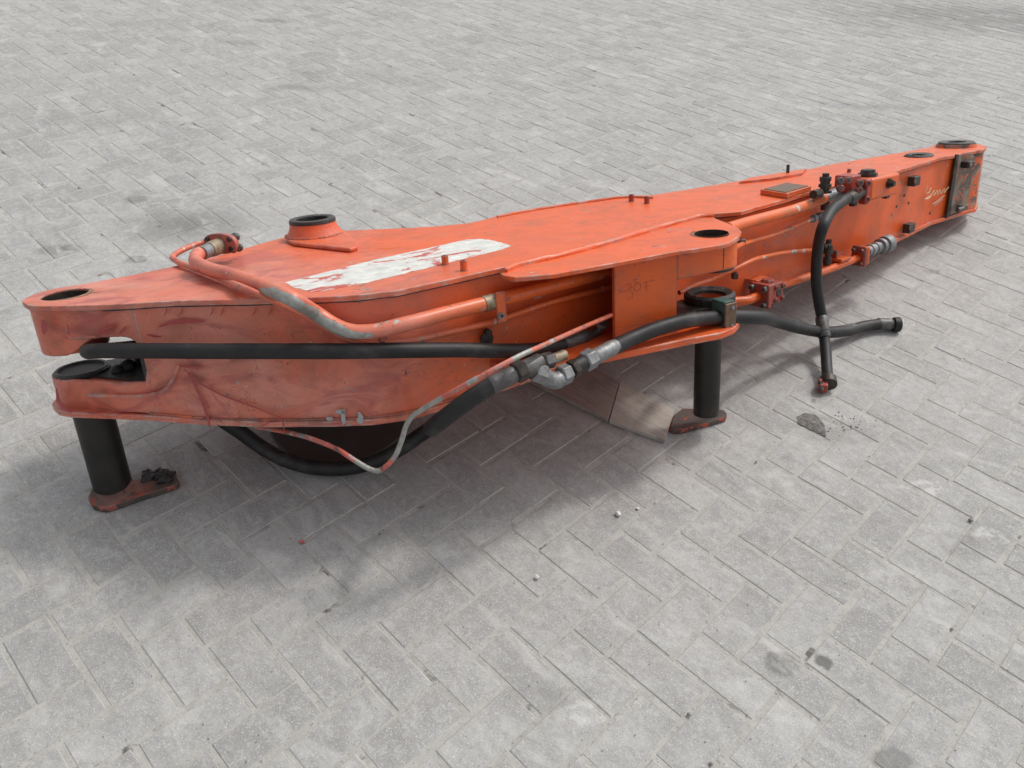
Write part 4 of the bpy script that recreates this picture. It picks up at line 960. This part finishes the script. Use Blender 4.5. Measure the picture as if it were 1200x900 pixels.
# pebbles
def pebble(u, v, r, m, label, name='pebble', cat='pebble', group=None):
    bm = BM(); bmesh.ops.create_icosphere(bm, subdivisions=2, radius=r)
    for q in bm.verts: q.co *= 1+.35*noise.noise(q.co*(1.1/r)+Vector((u,v,0))); 
    for q in bm.verts: q.co.z = q.co.z*.75
    zmin = min(q.co.z for q in bm.verts)
    for q in bm.verts: q.co.z -= zmin
    o = link(name, bm, m, smooth=25); g = G(u,v); o.location = (g.x,g.y,.0005); tag(o, label, cat, group); return o
M_pebw = simple('white_stone', (.55,.54,.50), (.68,.67,.63), 80, (.7,.9)); M_pebg = simple('grey_stone', (.16,.155,.145), (.28,.27,.25), 90, (.7,.9)); M_pebr = simple('red_paint_flake', (.45,.09,.09), (.5,.15,.13), 90, (.5,.7))
GP = 'small stones scattered on the paving'
pebble(724,604,.0075,M_pebw,'white pebble, largest, on the paving below the middle pin foot',group=GP)
pebble(629,678,.006,M_pebw,'small white pebble on the paving below and left of the largest one',group=GP)
pebble(747,597,.0042,M_pebw,'tiny pale pebble just right of the largest white pebble',group=GP)
pebble(886,542,.0035,M_pebg,'tiny dark pebble to the right of the middle pin foot',group=GP)
pebble(807,838,.0045,M_pebg,'grey pebble near the bottom edge, right of centre',group=GP)
pebble(1115,738,.0035,M_pebg,'tiny dark grey pebble in a joint at the lower right',group=GP)
pebble(833,896,.004,M_pebg,'grey pebble at the very bottom edge of the photo',group=GP)
pebble(1137,611,.006,M_pebg,'dark pebble in a joint near the pale scrape at the right',group=GP)
pebble(354,636,.0055,M_pebr,'pinkish red paint flake on the shaded paving below the hanging hose','paint_flake','paint flake')
# crumbled wedge of dirt
bm = BM(); base = [(933,489),(944,484),(956,487),(966,497),(968,512),(958,508),(946,502),(935,496)]
P = [G(u,v,0) for u,v in base]; cc = sum(P, Vector())/len(P)
top = bm.verts.new(cc+Vector((0,0,.004))); V_ = [bm.verts.new(p+Vector((0,0,.0005))) for p in P]
for i in range(len(V_)): bm.faces.new((V_[i], V_[(i+1)%len(V_)], top))
bmesh.ops.subdivide_edges(bm, edges=bm.edges[:], cuts=4, use_grid_fill=True)
for q in bm.verts: q.co += Vector((noise.noise(q.co*80),noise.noise(q.co*80+Vector((5,0,0))),abs(noise.noise(q.co*60))*1.1))*.004
o = link('dirt_clod', bm, simple('crumbly_dark_dirt', (.09,.085,.08), (.24,.23,.215), 90, (.8,.95), 0, .9, .004), smooth=0); tag(o, 'flat crumbled clod of dark dirt on the paving below the red hose flange', 'dirt clod')
# grit: countless crumbs
bm = BM(); rg_ = random.Random(11)
for k in range(420):
    if k < 60: u, v = rg_.gauss(985,16), rg_.gauss(496,8)
    else: u, v = rg_.uniform(-20,1220), 480+420*rg_.random()**.8
    g = G(u,v); r = rg_.uniform(.0006,.0018)*(1.6 if k < 60 else 1)
    bmesh.ops.create_icosphere(bm, subdivisions=0 or 1, radius=r, matrix=Matrix.Translation((g.x,g.y,r*.5+.0008))@Matrix.Diagonal((1,rg_.uniform(.6,1),.7,1)))
o = link('grit', bm, M_pebg, smooth=0); tag(o, 'fine grit crumbs strewn over the foreground paving', 'grit', kind='stuff')
scene.render.resolution_x = 1024; scene.render.resolution_y = 768
